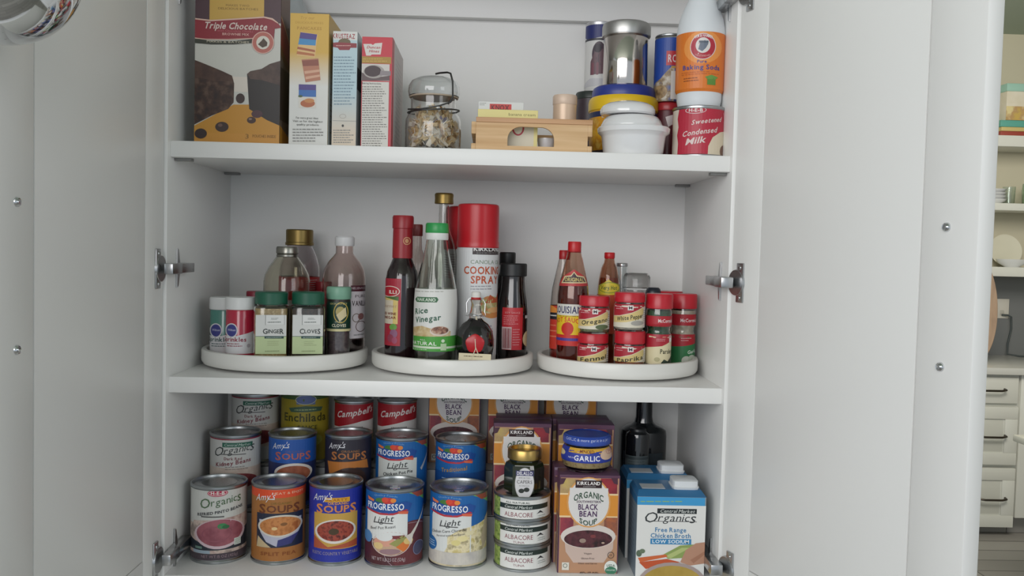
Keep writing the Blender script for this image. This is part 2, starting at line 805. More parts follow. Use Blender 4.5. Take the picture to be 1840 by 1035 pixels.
m, nt, b = newmat('floor_planks')
tc = nt.nodes.new('ShaderNodeTexCoord')
br = nt.nodes.new('ShaderNodeTexBrick')
br.inputs['Scale'].default_value = 1.0
br.inputs['Brick Width'].default_value = 1.2
br.inputs['Row Height'].default_value = 0.15
br.inputs['Mortar Size'].default_value = 0.004
br.inputs['Color1'].default_value = lin('a39f99')
br.inputs['Color2'].default_value = lin('8b8782')
br.inputs['Mortar'].default_value = lin('55524f')
nt.links.new(tc.outputs['Object'], br.inputs['Vector'])
nt.links.new(br.outputs['Color'], b.inputs['Base Color'])
b.inputs['Roughness'].default_value = 0.45
FLOOR = m
WALLM = C('c9c3ac', 0.8)
struct(box('floor', (-3, -4, FZ - .05), (5, 4.3, FZ), FLOOR))
struct(box('ceiling', (-3, -4, CLZ), (5, 4.3, CLZ + .05), C('a9b5a6', 0.9)))
struct(box('wall_left', (-3.1, -.6, FZ), (-3, .4, CLZ), C('d4d4ce', .8)))
struct(box('wall_back', (-3, .2835, FZ), (.39, .40, CLZ), C('d4d4ce', .8)))
struct(box('wall_kitchen', (.4, 4.15, FZ), (5, 4.25, CLZ), WALLM))
struct(box('wall_right', (5, -4, FZ), (5.1, 4.3, CLZ), WALLM))
struct(box('trim_backsplash', (1.4, 4.142, -.41), (4.99, 4.15, .09), C('77797a', .35)))

# ------------------------------------------------------------------ the wall cabinet
z0c, z1c = ZB - TH, 0.63
cab = thing('wall_cabinet', 'open white wall cabinet holding all the groceries, doors swung wide', 'cabinet', (0, .135, z0c))


def cpart(o):
    o.location = (-cab.location.x, -cab.location.y, -cab.location.z)
    return o


def cbox(name, a, b, mat=CABW, bev=.0008, parent=cab):
    o = box(name, a, b, mat, parent, bev)
    if parent is cab:
        cpart(o)
    return o


cbox('side_panel', (-HW - .018, -.012, z0c), (-HW, DEP, z1c))
cbox('side_panel', (HW, -.012, z0c), (HW + .018, DEP, z1c))
cbox('back_panel', (-HW - .018, DEP, z0c), (HW + .018, DEP + .006, z1c))
cbox('shelf', (-HW, -.002, -TH), (HW, DEP, 0))
cbox('shelf', (-HW, -.002, ZT - TH), (HW, DEP, ZT))
cbox('bottom_panel', (-HW, -.012, ZB - TH), (HW, DEP, ZB))
cbox('top_panel', (-HW, -.012, z1c - .018), (HW, DEP, z1c))
cbox('hanging_rail', (-HW, DEP - .016, .541), (HW, DEP, z1c - .018), CABW, .001)
# grey plastic shelf clips under the top shelf
for sx in (-1, 1):
    for yy in (.012, .235):
        cbox('shelf_clip', (min(sx * HW, sx * (HW - .022)), yy, ZT - TH - .0035), (max(sx * HW, sx * (HW - .022)), yy + .012, ZT - TH), C('8a8a88', .5), .0006)


def door(side, ang, w, fs=.062, so=.031):
    hx = side * (HW + .004)
    d = box('door', (0, 0, 0), (0.001, .001, .001), CABW, cab)   # replaced below
    me = d.data
    bm = bmesh.new()
    z0, z1 = z0c - .002, z1c + .002
    st, rl, th, g = .058, .062, .020, .0011

    def X(a):
        return -side * a
    def bx(a0, a1, y0, y1, za, zb, bev=.0006):
        bbox(bm, (min(X(a0), X(a1)), y0, za), (max(X(a0), X(a1)), y1, zb), bev)
    bx(0, st, -th, 0, z0, z1, .001)
    bx(w - fs, w, -th, 0, z0, z1, .0022)
    bx(st + g, w - fs - g, -th, 0, z1 - rl, z1)
    bx(st + g, w - fs - g, -th, 0, z0, z0 + rl)
    bmesh.ops.recalc_face_normals(bm, faces=bm.faces)
    bm.to_mesh(me)
    bm.free()
    for p in me.polygons:
        p.use_smooth = True
    me.set_sharp_from_angle(angle=radians(40))
    d.location = (hx - cab.location.x, -.014 - cab.location.y, -cab.location.z)
    d.rotation_euler = (0, 0, radians(ang) * side)
    bm = bmesh.new()
    a0, a1 = X(st + g), X(w - fs - g)
    bbox(bm, (min(a0, a1), -th + .006, z0 + rl + g), (max(a0, a1), -.0003, z1 - rl - g), .0006)
    frombm('door_panel', bm, CABW, d, 40)
    for zz in (.2095, .0765):
        o = lathe('screw', [(0, .0034), (.0022, .0033), (.0024, .0022), (.0036, .0026), (.0044, .0016), (.0048, -.001)], CHROME, d, 20)
        o.location = (X(w - so), 0, zz)
        o.rotation_euler = (-pi / 2, 0, 0)
    return d


door(-1, 90.5, .385)
door(1, 109.4, .383, .067, .036)


def hinge(side, zz, ang):
    """cup plate on the door, arm over to the mounting plate on the cabinet side"""
    a = radians(ang)
    hx = side * (HW + .004)
    # along the door and away from its inner face
    du = Vector((-side * cos(a), -sin(a), 0))
    nn = Vector((-side * sin(a), cos(a) if side > 0 else cos(a), 0))
    nn = Vector((-side * sin(a), cos(a), 0))
    O = Vector((hx, -.014, zz))
    M = Matrix(((du.x, nn.x, 0), (du.y, nn.y, 0), (0, 0, 1)))
    bm = bmesh.new()
    bbox(bm, (.013, 0.0002, -.0255), (.028, .0022, .0255), .0009)
    r = bmesh.ops.create_cone(bm, cap_ends=True, segments=32, radius1=.0175, radius2=.0165, depth=.003)
    for v in r['verts']:
        x, y, z = v.co
        v.co = Vector((.0125 + x * .95, .0016 + z, y))
    for q in (-.0195, .0195):
        r = bmesh.ops.create_cone(bm, cap_ends=True, segments=12, radius1=.003, radius2=.0022, depth=.0015)
        for v in r['verts']:
            x, y, z = v.co
            v.co = Vector((.0205 + x, .003 + z, y + q))
    for v in bm.verts:
        v.co = O + M @ v.co
    h = frombm('hinge', bm, STEEL, cab, 40)
    cpart(h)
    # arm: from the cup to the cabinet side
    bm = bmesh.new()
    xi = side * HW
    p0 = O + M @ Vector((.012, .009, 0))
    x_in = xi - side * .0125
    bbox(bm, (min(p0.x, x_in) - .002, p0.y - .004, zz - .007), (max(p0.x, x_in) + .002, .006, zz + .007), .0012)
    bbox(bm, (min(xi - side * .0005, xi - side * .014), -.004, zz - .0062), (max(xi - side * .0005, xi - side * .014), .055, zz + .0062), .001)
    # winged mounting plate
    a0, a1 = sorted((xi - side * .0003, xi - side * .003))
    bbox(bm, (a0, .018, zz - .0065), (a1, .050, zz + .0065), .0006)
    for q in (-1, 1):
        V = [(.020, .006), (.030, .006), (.0245, .024), (.0205, .026)]
        vs = [bm.verts.new((xx, yy, zz + q * hh)) for yy, hh in V for xx in (a0, a1)]
        for i in range(4):
            j = (i + 1) % 4
            bm.faces.new((vs[2 * i], vs[2 * i + 1], vs[2 * j + 1], vs[2 * j]))
        bm.faces.new([vs[2 * i] for i in range(4)])
        bm.faces.new([vs[2 * i + 1] for i in range(4)])
    o = frombm('hinge_arm', bm, STEEL, h, 40)


for zz in (.514, .142, -.235):
    hinge(-1, zz, 90.5)
    hinge(1, zz, 109.4)

# unseen counter and base cabinet, added below the frame to bounce light up
o = box('countertop', (-2.2, -.37, -.418), (.385, .283, -.388), C('cfcec9', .3), None, .003)
tag(o, 'unseen pale counter added under the wall cabinet to bounce light', 'countertop')
bt = thing('base_cabinet', 'white base cabinet under the counter below the wall cabinet', 'cabinet', (-.9, -.03, FZ))
box('cabinet_body', (-1.29, -.31, .1), (1.28, .31, .8815), CABW, bt, .002)
box('toe_kick', (-1.29, -.25, 0), (1.28, .31, .1), C('8f8d88', .6), bt)

# ------------------------------------------------------------------ tiered organizer on the bottom shelf
T2, T3 = ZB + .052, ZB + .100
tx0, tx1 = -HW + .004, .2085
tm = C('b4b6b6', .5)
for ya, yb, zz, lb in ((.105, .182, T2, 'low grey riser under the middle row of cans'), (.1835, .266, T3, 'higher grey riser under the back row of cans')):
    t = thing('shelf_riser', lb, 'riser', (0, (ya + yb) / 2, ZB))
    bm = bmesh.new()
    bbox(bm, (tx0, ya, zz - .003), (tx1, yb, zz), .0008)
    bbox(bm, (tx0, ya, ZB), (tx1, ya + .003, zz), .0006)
    frombm('step', bm, tm, t, 40).location = (0, -(ya + yb) / 2, -ZB)
    for xx in (tx0, tx1 - .003):
        box('end_panel', (xx, ya + .004, ZB), (xx + .003, yb, zz - .004), tm, t, .0005).location = (0, -(ya + yb) / 2, -ZB)

# ------------------------------------------------------------------ colours used a lot
K, Wt, RD, NB = '1c1a1c', 'e8e6e0', 'b3202c', '1d3c8c'

# ================================================================== BOTTOM SHELF, CANS
FY = .067


def heb(x0, x1, Y, z, label, group=None):
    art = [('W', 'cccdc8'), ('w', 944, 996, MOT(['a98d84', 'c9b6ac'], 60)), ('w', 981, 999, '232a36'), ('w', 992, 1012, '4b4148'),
           ('p', [(345, 958), (352, 938), (395, 934), (445, 930), (445, 996), (345, 996)], MOT(['a8857f', 'd1bdb2', '8f7f78'], 55)),
           ('p', [(345, 968), (365, 978), (445, 955), (445, 990), (345, 990)], '2b313b'),
           ('e', 395, 961, 42, 27, 'd4bdc4'), ('e', 395, 959, 38.5, 24, MOT(['8a4a56', 'a5606b'], 70)),
           ('o', 390, 961, 25, 14, 2, '955562'), ('e', 399, 947, 8, 5, '3f8a55'), ('e', 405, 949, 6, 3.5, '2f6b42'),
           ('e', 391, 887, 17, 6.5, 'b8334f'), ('o', 391, 887, 15.5, 5, .9, 'e8d0d4'), ('t', 'H-E-B', 391, 887, 23, 5.5, Wt, 'b'),
           ('t', 'Organics', 396, 902, 67, 13, '4d6b4a', 'c/'), ('t', 'REFRIED PINTO BEANS', 395, 921, 74, 5, '33363c', 'b/'),
           ('r', 364, 929, 402, 930.2, '555555'), ('r', 419, 973, 430, 985, 'dfe6df'), ('l', 420, 430, 974, 984, 4, '4a6a55'),
           ('r', 352, 990, 379, 995, '9fb0bd'), ('r', 355, 983, 366, 987, '6d8a80'),
           ('t', 'NET WT 15 OZ (425g)', 395, 1001, 60, 5, 'a08790')]
    return can('soup_can', label, x0, x1, Y, z, None, art, yt=876)


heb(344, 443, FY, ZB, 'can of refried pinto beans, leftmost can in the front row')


def amys(x0, x1, Y, z, label, kind, yt, dy=0, dx=0, group=None):
    f = (x1 - x0) / 97.0

    def s(c):
        c = list(c)
        if c[0] in ('r', 'l'):
            pts = c[1:5]
            xs, ys = ((0, 2), (1, 3)) if c[0] == 'r' else ((0, 1), (2, 3))
            for i in xs:
                c[1 + i] = dx + (x0 + x1) / 2 + (c[1 + i] - 603) * f
            for i in ys:
                c[1 + i] = yt + (c[1 + i] - 874) * f
        elif c[0] == 'w':
            c[1], c[2] = yt + (c[1] - 874) * f, yt + (c[2] - 874) * f
        elif c[0] in ('e', 'o'):
            c[1], c[2] = (x0 + x1) / 2 + (c[1] - 603) * f, yt + (c[2] - 874) * f
            c[3], c[4] = c[3] * f, c[4] * f
            if c[0] == 'o':
                c[5] *= f
        elif c[0] == 'p':
            c[1] = [((x0 + x1) / 2 + (a - 603) * f, yt + (b - 874) * f) for a, b in c[1]]
        elif c[0] == 't':
            c[2], c[3] = (x0 + x1) / 2 + (c[2] - 603) * f, yt + (c[3] - 874) * f
            c[4], c[5] = c[4] * f, c[5] * f
        return tuple(c)
    bg, soup, rim, title, food = dict(
        blue=('2a36a0', 'd98a4e', 'e4dcd4', 'e6a443', ['7d2c24', 'a94c3a', '5c2420']),
        orange=('ab7038', '6e3b22', 'e4dcd0', '8a6a2c', ['b5713c', 'cf8a50', 'a8602f']),
        midblue=('2457a8', 'b4625c', 'ddd6d0', '5c5a90', ['8a4a34', 'a9654a']),
        dark=('2c2834', 'b4703e', 'c98a4c', '9a6a3e', ['5a2f1e', '7d4a2c']))[kind]
    art = [('W', bg)]
    if kind == 'orange':
        art += [('w', 870, 896, 'e0512c'), ('r', 566, 925, 645, 985, '262c40'), ('p', [(568, 965), (590, 985), (566, 985)], 'c9b48c')]
        art += [('p', [(570, 935), (572, 958), (582, 975), (600, 984), (625, 980), (641, 955), (642, 935)], 'bcbccd'), ('p', [(600, 984), (625, 981), (638, 962), (620, 968), (602, 972)], '3a3d78')]
        art += [('e', 606, 947, 38, 20, 'd8d2c6'), ('e', 606, 947, 35, 17, MOT(food, 90)), ('e', 596, 951, 5, 3, 'e6c48c'), ('e', 612, 944, 6, 3, '8a5c34')]
        art += [('t', 'SPLIT PEA', 603, 997, 60, 6, '8a4a20', 'b'), ('t', 'HEAT & ENJOY', 618, 888, 52, 4, 'f3c9a8')]
    elif kind == 'blue':
        art += [('r', 566, 925, 641, 988, 'c9a04c'), ('p', [(566, 965), (590, 985), (641, 975), (641, 988), (566, 988)], 'b0563a')]
        art += [('e', 603, 957, 35.5, 22, rim), ('e', 603, 956, 32, 18.5, MOT(food, 140)), ('e', 600, 957, 9, 6, '4b3a24')]
        art += [('t', 'RUSTIC COUNTRY VEGETABLE', 603, 997, 78, 5.5, '8f86a0', 'b'), ('r', 583, 896, 627, 903, 'd9a02c'), ('t', 'HEARTY', 605, 899.5, 36, 4.5, 'a8641c', 'b')]
    elif kind == 'midblue':
        art += [('w', 930, 1010, '252f5c'), ('e', 605, 950, 37, 20, rim), ('e', 605, 952, 33, 17, MOT(food, 90))]
    else:
        art += [('p', [(562, 928), (640, 926), (643, 945), (620, 940), (590, 942), (566, 955)], 'bd7636'), ('e', 605, 965, 34, 26, '3a2622')]
    art += [('t', 'ORGANIC', 607, 906, 36, 4, title, 'b'), ('t', 'SOUPS', 604, 916, 68, 12, soup, 'bc'),
            ('t', "Amy's", 580, 894, 31, 12, 'e4e4ea', 'i/'), ('r', 585, 897, 596, 898.2, 'e4e4ea')]
    return can('soup_can', label, x0, x1, Y, z, None, [s(c) for c in art], yt=yt)


amys(452.5, 549, FY, ZB, 'orange and gold soup can with a bowl picture, front row', 'orange', 874)
amys(555, 651, FY, ZB, 'purple-blue soup can with a bowl of red chunky soup, front row', 'blue', 874)


def prog(x0, x1, Y, z, label, kind, yt):
    f = (x1 - x0) / 105.0
    cx = (x0 + x1) / 2

    def q(x, y):
        return cx + (x - 708.5) * f, yt + (y - 881) * f
    art0 = [('W', '1d63a8'), ('p', [(731, 888), (765, 884), (765, 910), (752, 900)], '6fae5c'), ('p', [(737, 889), (764, 886), (764, 900), (748, 899)], '9a4a3a'),
            ('t', 'Quality Foods', 693, 892, 40, 3, '7fa8d0', 'U'),
            ('e', 684, 901, 9, 5, '4a7a3a'), ('e', 698, 901, 11, 6, 'c9322c'), ('e', 692, 899, 6, 4.5, 'd8482f'), ('e', 706, 900, 5, 4, 'e58a3a')]
    ban = [('p', [(662, 898), (672, 902), (694, 906), (728, 903), (738, 908), (734, 920), (700, 924), (663, 919)], '1f4f9a'),
           ('p', [(661, 917), (684, 922.5), (706, 922.5), (728, 917), (732, 919), (706, 926), (684, 926), (661, 920)], 'b9313c'),
           ('p', [(663, 896), (674, 900), (673, 904), (664, 902)], 'e07a4a'), ('p', [(714, 919), (732, 921), (731, 926), (716, 924)], 'd9684a'),
           ('t', 'PROGRESSO', 694, 911.5, 61, 11, 'eceff4', 'b')]
    if kind == 'roast':
        mid = [('w', 965, 1030, MOT(['4a2228', '5c2c30'], 40)), ('e', 740, 985, 40, 45, MOT(['5a2a30', '6d3338'], 40)), ('o', 735, 985, 46, 42, .8, 'a8909a'),
               ('r', 662, 922, 731, 971, 'e2e4e2'),
               ('p', [(672, 975), (676, 990), (690, 998), (712, 998), (728, 992), (740, 980), (740, 968)], 'c9a88c'),
               ('e', 692, 974, 18, 9, 'dba08a'), ('e', 714, 964, 13, 6, '7d3a3c'), ('p', [(700, 978), (722, 964), (732, 968), (714, 984)], '9a9a5a'),
               ('p', [(712, 984), (726, 974), (736, 984), (726, 994)], 'd87838'), ('e', 733, 975, 8, 6, 'e0c07a'), ('e', 682, 982, 8, 6, 'e0c488'),
               ('e', 702, 992, 18, 5, '9a7a80'), ('p', [(728, 966), (737, 962), (760, 917), (763, 913), (764, 919), (741, 966), (738, 982)], 'd9d2c8'),
               ('o', 704, 978, 33, 22, 1.2, 'd8c8c4'), ('r', 663, 922, 731, 962, 'e2e4e2'), ('e', 692, 966, 14, 7, 'e2e4e2'),
               ('e', 664, 969, 7, 11, '4f86bd'), ('e', 750, 992, 9, 13, '4a4a66'), ('o', 750, 992, 9, 13, 1, '8080a0')] + ban + [
               ('t', 'Light', 690, 934, 33, 11, '2f3236', 'i/'), ('r', 676, 940, 706, 941, '555555'), ('t', 'Beef Pot Roast', 690, 949, 42, 5, '3c3e42', '/'),
               ('t', 'NET WT 1 LB 2.5 OZ (524g)', 700, 1006, 56, 6, 'c9b9bc')]
    elif kind == 'corn':
        mid = [('w', 952, 1030, MOT(['b9aa86', 'd4c7a4', 'a8a08c'], 60)), ('p', [(655, 960), (664, 922), (731, 922), (731, 1010), (655, 1010)], 'dcdfdd'),
               ('p', [(690, 962), (712, 948), (762, 935), (762, 1000), (680, 1000), (690, 980)], MOT(['c9b878', 'e6dab4', 'a89c78'], 110)),
               ('e', 716, 965, 10, 5, 'e6d9a0'), ('e', 705, 972, 8, 5, 'dccf8c'), ('e', 728, 956, 8, 4, 'e2d8b0'),
               ('p', [(752, 990), (748, 970), (754, 935), (760, 925), (758, 975)], 'b8a890'), ('r', 655, 908, 663, 966, '2c7ac0'),
               ('w', 990, 1012, MOT(['b8b4b0', 'cfc9bf'], 60)), ('e', 662, 978, 10, 13, '2f6aa6'), ('l', 656, 670, 972, 984, 3, 'b9cfe4')] + ban + [
               ('t', 'Light', 694, 937, 35, 11, '2f3236', 'i/'), ('r', 678, 943, 708, 944, '555555'),
               ('t', 'Chicken Corn Chowder', 694, 952, 60, 5, '3c3e42', '/'), ('t', 'Flavored with Real Bacon', 696, 959, 48, 3.4, '55565a', '/')]
    elif kind == 'pie':
        mid = [('r', 664, 922, 738, 985, 'd4d8d4'), ('p', [(745, 945), (762, 912), (764, 916), (748, 950)], 'b8bcc4')] + ban + [
               ('t', 'Light', 700, 935, 38, 12, '2f3236', 'i/'), ('r', 684, 941, 722, 942, '555555'), ('t', 'Chicken Pot Pie', 702, 951, 56, 6, '34363a', 'b/')]
    else:
        mid = [('w', 945, 1010, '1b4c8c')] + ban + [('t', 'Traditional', 696, 938, 50, 8, 'b08a4a', 'b/'), ('l', 672, 734, 955, 959, 1, '8fb0d0')]
    A = []
    for c in art0 + mid:
        c = list(c)
        k = c[0]
        if k == 'r':
            (c[1], c[2]), (c[3], c[4]) = q(c[1], c[2]), q(c[3], c[4])
        elif k == 'w':
            c[1], c[2] = q(0, c[1])[1], q(0, c[2])[1]
        elif k in 'eo':
            c[1], c[2] = q(c[1], c[2])
            c[3] *= f
            c[4] *= f
            if k == 'o':
                c[5] *= f
        elif k == 'p':
            c[1] = [q(*p) for p in c[1]]
        elif k == 't':
            c[2], c[3] = q(c[2], c[3])
            c[4] *= f
            c[5] *= f
        elif k == 'l':
            a, b_ = q(c[1], c[3]), q(c[2], c[4])
            c[1], c[2], c[3], c[4] = a[0], b_[0], a[1], b_[1]
        A.append(tuple(c))
    return can('soup_can', label, x0, x1, Y, z, None, A, yt=yt, tab=True)


prog(656, 761, .0615, ZB, 'blue soup can with white panel reading Beef Pot Roast, front row', 'roast', 881)
prog(771, 876, .0615, ZB, 'blue soup can with white panel reading Chicken Corn Chowder, front row', 'corn', 885)


def kidney(x0, x1, Y, z, label, yt):
    f = (x1 - x0) / 90.0
    cx = (x0 + x1) / 2

    def X(v):
        return cx + (v - 422.5) * f

    def V(v):
        return yt + (v - 783) * f
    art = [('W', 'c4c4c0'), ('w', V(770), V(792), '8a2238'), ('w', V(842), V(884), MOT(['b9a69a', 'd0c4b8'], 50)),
           ('r', X(400), V(797), X(451), V(804), '2c6250'), ('t', 'Central Market', X(425), V(800.5), 44 * f, 4.5 * f, 'c4d4cc', 'i'),
           ('t', 'Organics', X(420), V(809), 66 * f, 12 * f, '3a3f3e', 'ic/'), ('r', X(398), V(817), X(440), V(817.8), '666666'),
           ('t', 'Dark Red', X(418), V(825), 30 * f, 5 * f, '7d4a50', 'b'), ('t', 'Kidney Beans', X(419), V(832.5), 58 * f, 7 * f, '7a3540', 'b/'),
           ('l', X(405), X(445), V(838), V(846), 2, '8a8480'), ('e', X(425), V(866), 34 * f, 14 * f, MOT(['6a2a30', '8a4040'], 120))]
    return can('bean_can', label, x0, x1, Y, z, None, art, yt=yt)


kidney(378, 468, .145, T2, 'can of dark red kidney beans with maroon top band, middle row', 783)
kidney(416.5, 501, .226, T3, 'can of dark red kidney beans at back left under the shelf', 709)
amys(482.5, 568, .145, T2, 'mid-blue soup can in the middle row beside the kidney beans', 'midblue', 784)
amys(583, 668, .145, T2, 'nearly black soup can with copper lettering, middle row', 'dark', 784)
prog(674, 768, .148, T2, 'blue soup can with white Pot Pie panel, middle row', 'pie', 788)
prog(781, 874, .148, T2, 'all-blue soup can reading Traditional, middle row', 'trad', 794)

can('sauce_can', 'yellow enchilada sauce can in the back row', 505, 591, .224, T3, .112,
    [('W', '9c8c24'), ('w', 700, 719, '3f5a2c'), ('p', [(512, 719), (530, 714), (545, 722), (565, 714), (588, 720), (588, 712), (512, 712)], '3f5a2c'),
     ('p', [(533, 727), (533, 716), (540, 711), (555, 711), (565, 717), (565, 728)], '5c6ca0'), ('o', 549, 719, 18, 9, 1, 'b8c0a8'),
     ('p', [(520, 734), (548, 730), (578, 734), (575, 741), (524, 741)], '3c5a44'), ('l', 530, 570, 735, 739, 1, 'a8b87c'),
     ('t', 'Enchilada', 548, 751, 70, 14, '3c3c10', 'b'), ('t', 'SAUCE', 552, 769, 34, 7, '3c3c10', 'b'), ('e', 548, 792, 30, 14, MOT(['8a9a3c', 'b8b454'], 90))])


def campb(x0, x1, label):
    cx = (x0 + x1) / 2
    can('soup_can', label, x0, x1, .222, T3, None,
        [('W', 'd8d6d2'), ('p', [(x0 - 9, 716), (x1 + 9, 716), (x1 + 9, 757), (cx + 14, 758), (x0 + 10, 768), (x0 - 9, 768)], 'a31826'),
         ('t', "Campbell's", cx + 1, 742, 60, 11, 'e4dcd8', 'i/b'), ('l', cx - 10, cx + 22, 766, 772, 1, '777777'), ('w', 778, 800, 'd8c9a0')],
        yt=721)


campb(600, 671, 'small red and white soup can, left of the two at the back')
campb(677, 749, 'small red and white soup can, right of the two at the back')


# ------------------------------------------------------------------ black bean soup cartons
def kirk(x0, x1, yt, Y, z, label):
    f = (x1 - x0) / 110.0
    cx = (x0 + x1) / 2
    W_ = (x1 - x0)

    def X(v):
        return cx + (v - 1058) * f

    def V(v):
        return yt + (v - 852) * f
    dk = '4a2638'
    art = [('r', x0, V(845), x1, V(1040), '5c3850'), ('r', X(1005), V(856), X(1111), V(1038), 'b98c6c'),
           ('r', X(1006), V(857), X(1034), V(888), MOT(['c4ac62', 'b89c68', 'a8885c'], 60)), ('r', X(1080), V(857), X(1110), V(888), MOT(['9a2a34', '7a2030'], 60)),
           ('r', X(1005), V(884), X(1111), V(928), 'ecd0a0'), ('r', X(1005), V(887), X(1111), V(925), 'd98f32'),
           ('r', X(1006), V(928), X(1030), V(960), MOT(['a8404a', '7a3040'], 60)), ('r', X(1086), V(928), X(1110), V(960), MOT(['b4653c', '6b4a44'], 60)),
           ('p', [(X(1013), V(960)), (X(1016), V(990)), (X(1030), V(1010)), (X(1085), V(1010)), (X(1102), V(985)), (X(1104), V(958))], 'cbb4a8'),
           ('e', X(1057), V(962), 50 * f, 22 * f, 'd9cfc8'), ('e', X(1057), V(967), 44 * f, 16 * f, MOT(['3c1c22', '5c2c34', '2c1418'], 60)),
           ('e', X(1047), V(970), 6 * f, 4 * f, '9a8478'), ('e', X(1066), V(962), 5 * f, 3 * f, '7d3a3c'), ('e', X(1084), V(974), 3 * f, 1.6 * f, 'b89c8c'),
           ('e', X(1058), V(900), 40 * f, 46 * f, 'dca05c'), ('e', X(1058), V(900), 37 * f, 43.5 * f, 'dddad8'), ('r', X(1023), V(874), X(1093), V(915), 'dddad8'),
           ('p', [(X(1005), V(856)), (X(1017), V(856)), (X(1012), V(866)), (X(1005), V(868))], dk), ('p', [(X(1111), V(856)), (X(1099), V(856)), (X(1104), V(866)), (X(1111), V(868))], dk),
           ('r', X(1034), V(860), X(1082), V(874), '2c1418'), ('t', 'KIRKLAND', X(1058), V(865.5), 42 * f, 6 * f, 'eeeae8', 'b'), ('l', X(1048), X(1072), V(870), V(873), 1, 'aaaaaa'),
           ('t', 'ORGANIC', X(1058), V(890), 54 * f, 11 * f, '33503e', 'bU'), ('t', 'SOUTHWESTERN', X(1058), V(899), 44 * f, 4.2 * f, '4a3048', 'b'),
           ('t', 'BLACK', X(1057), V(908.5), 36 * f, 10 * f, '4c2a58', 'b'), ('t', 'BEAN', X(1057), V(921), 32 * f, 10 * f, '4c2a58', 'b'),
           ('t', 'SOUP', X(1057), V(935), 32 * f, 9 * f, '33503e', 'Db'),
           ('t', 'Vegan', X(1056), V(993), 14 * f, 3 * f, '4a4040'), ('t', 'Gluten-Free', X(1056), V(1002), 24 * f, 3 * f, '4a4040'), ('t', 'Heat and Serve', X(1056), V(1011), 34 * f, 3 * f, '4a4040'),
           ('t', '482g (17 OZ)', X(1058), V(1029), 34 * f, 5 * f, '3c2c24', 'b'), ('r', X(1009), V(1009), X(1022), V(1023), 'ddd8cc'), ('o', X(1015), V(1015), 4 * f, 4 * f, 1, '556055'),
           ('o', X(1098), V(996), 6 * f, 6 * f, 1, '4a4038'), ('t', 'GF', X(1098), V(996), 5 * f, 3 * f, '4a4038'),
           ('e', X(1098), V(1019), 12 * f, 13 * f, 'e4e6e0'), ('e', X(1098), V(1024), 10.5 * f, 7 * f, '3a7a5c'), ('t', 'USDA', X(1098), V(1015), 15 * f, 4.5 * f, '2c5c48', 'b'), ('t', 'ORGANIC', X(1098), V(1023), 17 * f, 3 * f, 'd8e4dc')]
    carton('soup_carton', label, x0, x1, yt, Y, .0395, z, .135, art, 'L',
           [('r', 0, V(845), 1, V(1045), '6d4660'), ('r', .05, V(885), .95, V(926), 'c98a3c'), ('r', .05, V(930), .95, V(1035), 'a88a78'), ('l', .15, .85, V(935), V(1020), 8, '5c4a48')],
           body='5c4058', cat='carton')


kirk(1003.5, 1112, 855, .020, ZB, 'black bean soup carton in front, garlic jar on top')
kirk(994, 1099, 852, .061, ZB, 'soup carton directly behind the front black bean soup carton')
kirk(885.5, 989, 764, .106, T2, 'black bean soup carton standing right behind the caper jar')
kirk(890, 990, 759, .147, T2, 'soup carton hidden behind the carton that is behind the caper jar')
kirk(1001, 1102, 768, .106, T2, 'black bean soup carton right behind the minced garlic jar')
kirk(991, 1093, 760, .147, T2, 'second soup carton back from the minced garlic jar')
kirk(770, 862.5, 683, .222, T3, 'black bean soup carton under the shelf, leftmost of the three at the back')
kirk(876, 967.5, 684, .222, T3, 'black bean soup carton under the shelf, middle of the three at the back')
kirk(980, 1072, 685, .222, T3, 'black bean soup carton under the shelf, rightmost of the three at the back')

# ------------------------------------------------------------------ tuna cans and caper jar
tz = ZB
for i, (lb, yc) in enumerate((('flat albacore tuna can, bottom of the stack of three', 981), ('flat albacore tuna can, middle of the stack of three', 939.5), ('flat albacore tuna can under the caper jar', 899))):
    yb = yc
    can('tuna_can', lb, 888, 991, .057, tz, .0345,
        [('W', 'e0e0dc'), ('r', 860, yb - 20, 901, yb + 60, MOT(['6f8a3c', '9db060', '5c7834'], 130)),
         ('r', 901, yb + 10, 984, yb + 17, '22302c'), ('t', 'ALL NATURAL', 932, yb + 5.5, 42, 3.4, '4a5450', 'b'), ('t', 'Central Market', 933, yb + 13.5, 48, 5, 'dfe4e0', 'i'),
         ('t', 'ALBACORE', 934, yb + 27, 49, 8, '8a4450'), ('t', 'TUNA', 934, yb + 36, 20, 4, '8a5a60'),
         ('p', [(965, yb + 27), (971, yb + 21), (977, yb + 27), (971, yb + 25)], '2c2c30'), ('l', 967, 982, yb + 29, yb + 36, 2, '99a09c')],
        group=None, cat='can', margin=.0032)
    tz += .0345

hx = octf(6)
turned('caper_jar', 'dark green caper jar with gold lid on the tuna cans', 'jar', 942, .060, ZB + .1037,
       [('jar_body', C('252c1c', .08, 0, .6), [(34, None), (36, 900), (36, 846), (33, 836), (27, 831), (27, 826)], {'fn': hx, 'n': 48}),
        ('lid', GOLD, [(29, 828), (30.5, 827), (30.5, 812), (29, 809), (25, 809), (24, 811)])],
       [dict(a=[('r', 920, 830, 952, 900, '252c1c'), ('o', 943, 869, 17.5, 29, 1.5, '6a6a60'), ('e', 943, 869, 16.5, 28, 'd6d4d6'), ('r', 927.5, 846, 958.5, 855, '3c3a66'), ('t', 'DELALLO', 943, 850.5, 27, 6, 'e8e6ec', 'b'),
                ('t', 'IMPORTED', 943, 859, 20, 2.5, '777777'), ('t', 'CAPERS', 943, 866, 27, 6, '3a3438'), ('t', 'IN VINEGAR', 943, 873, 18, 2.2, '888888'),
                ('e', 938, 882, 5, 4, '2c302c'), ('e', 947, 880, 5, 4, '2c302c')], r=(838, 902), flat=.56, name='front_label')], fn=None, turn=0.0)

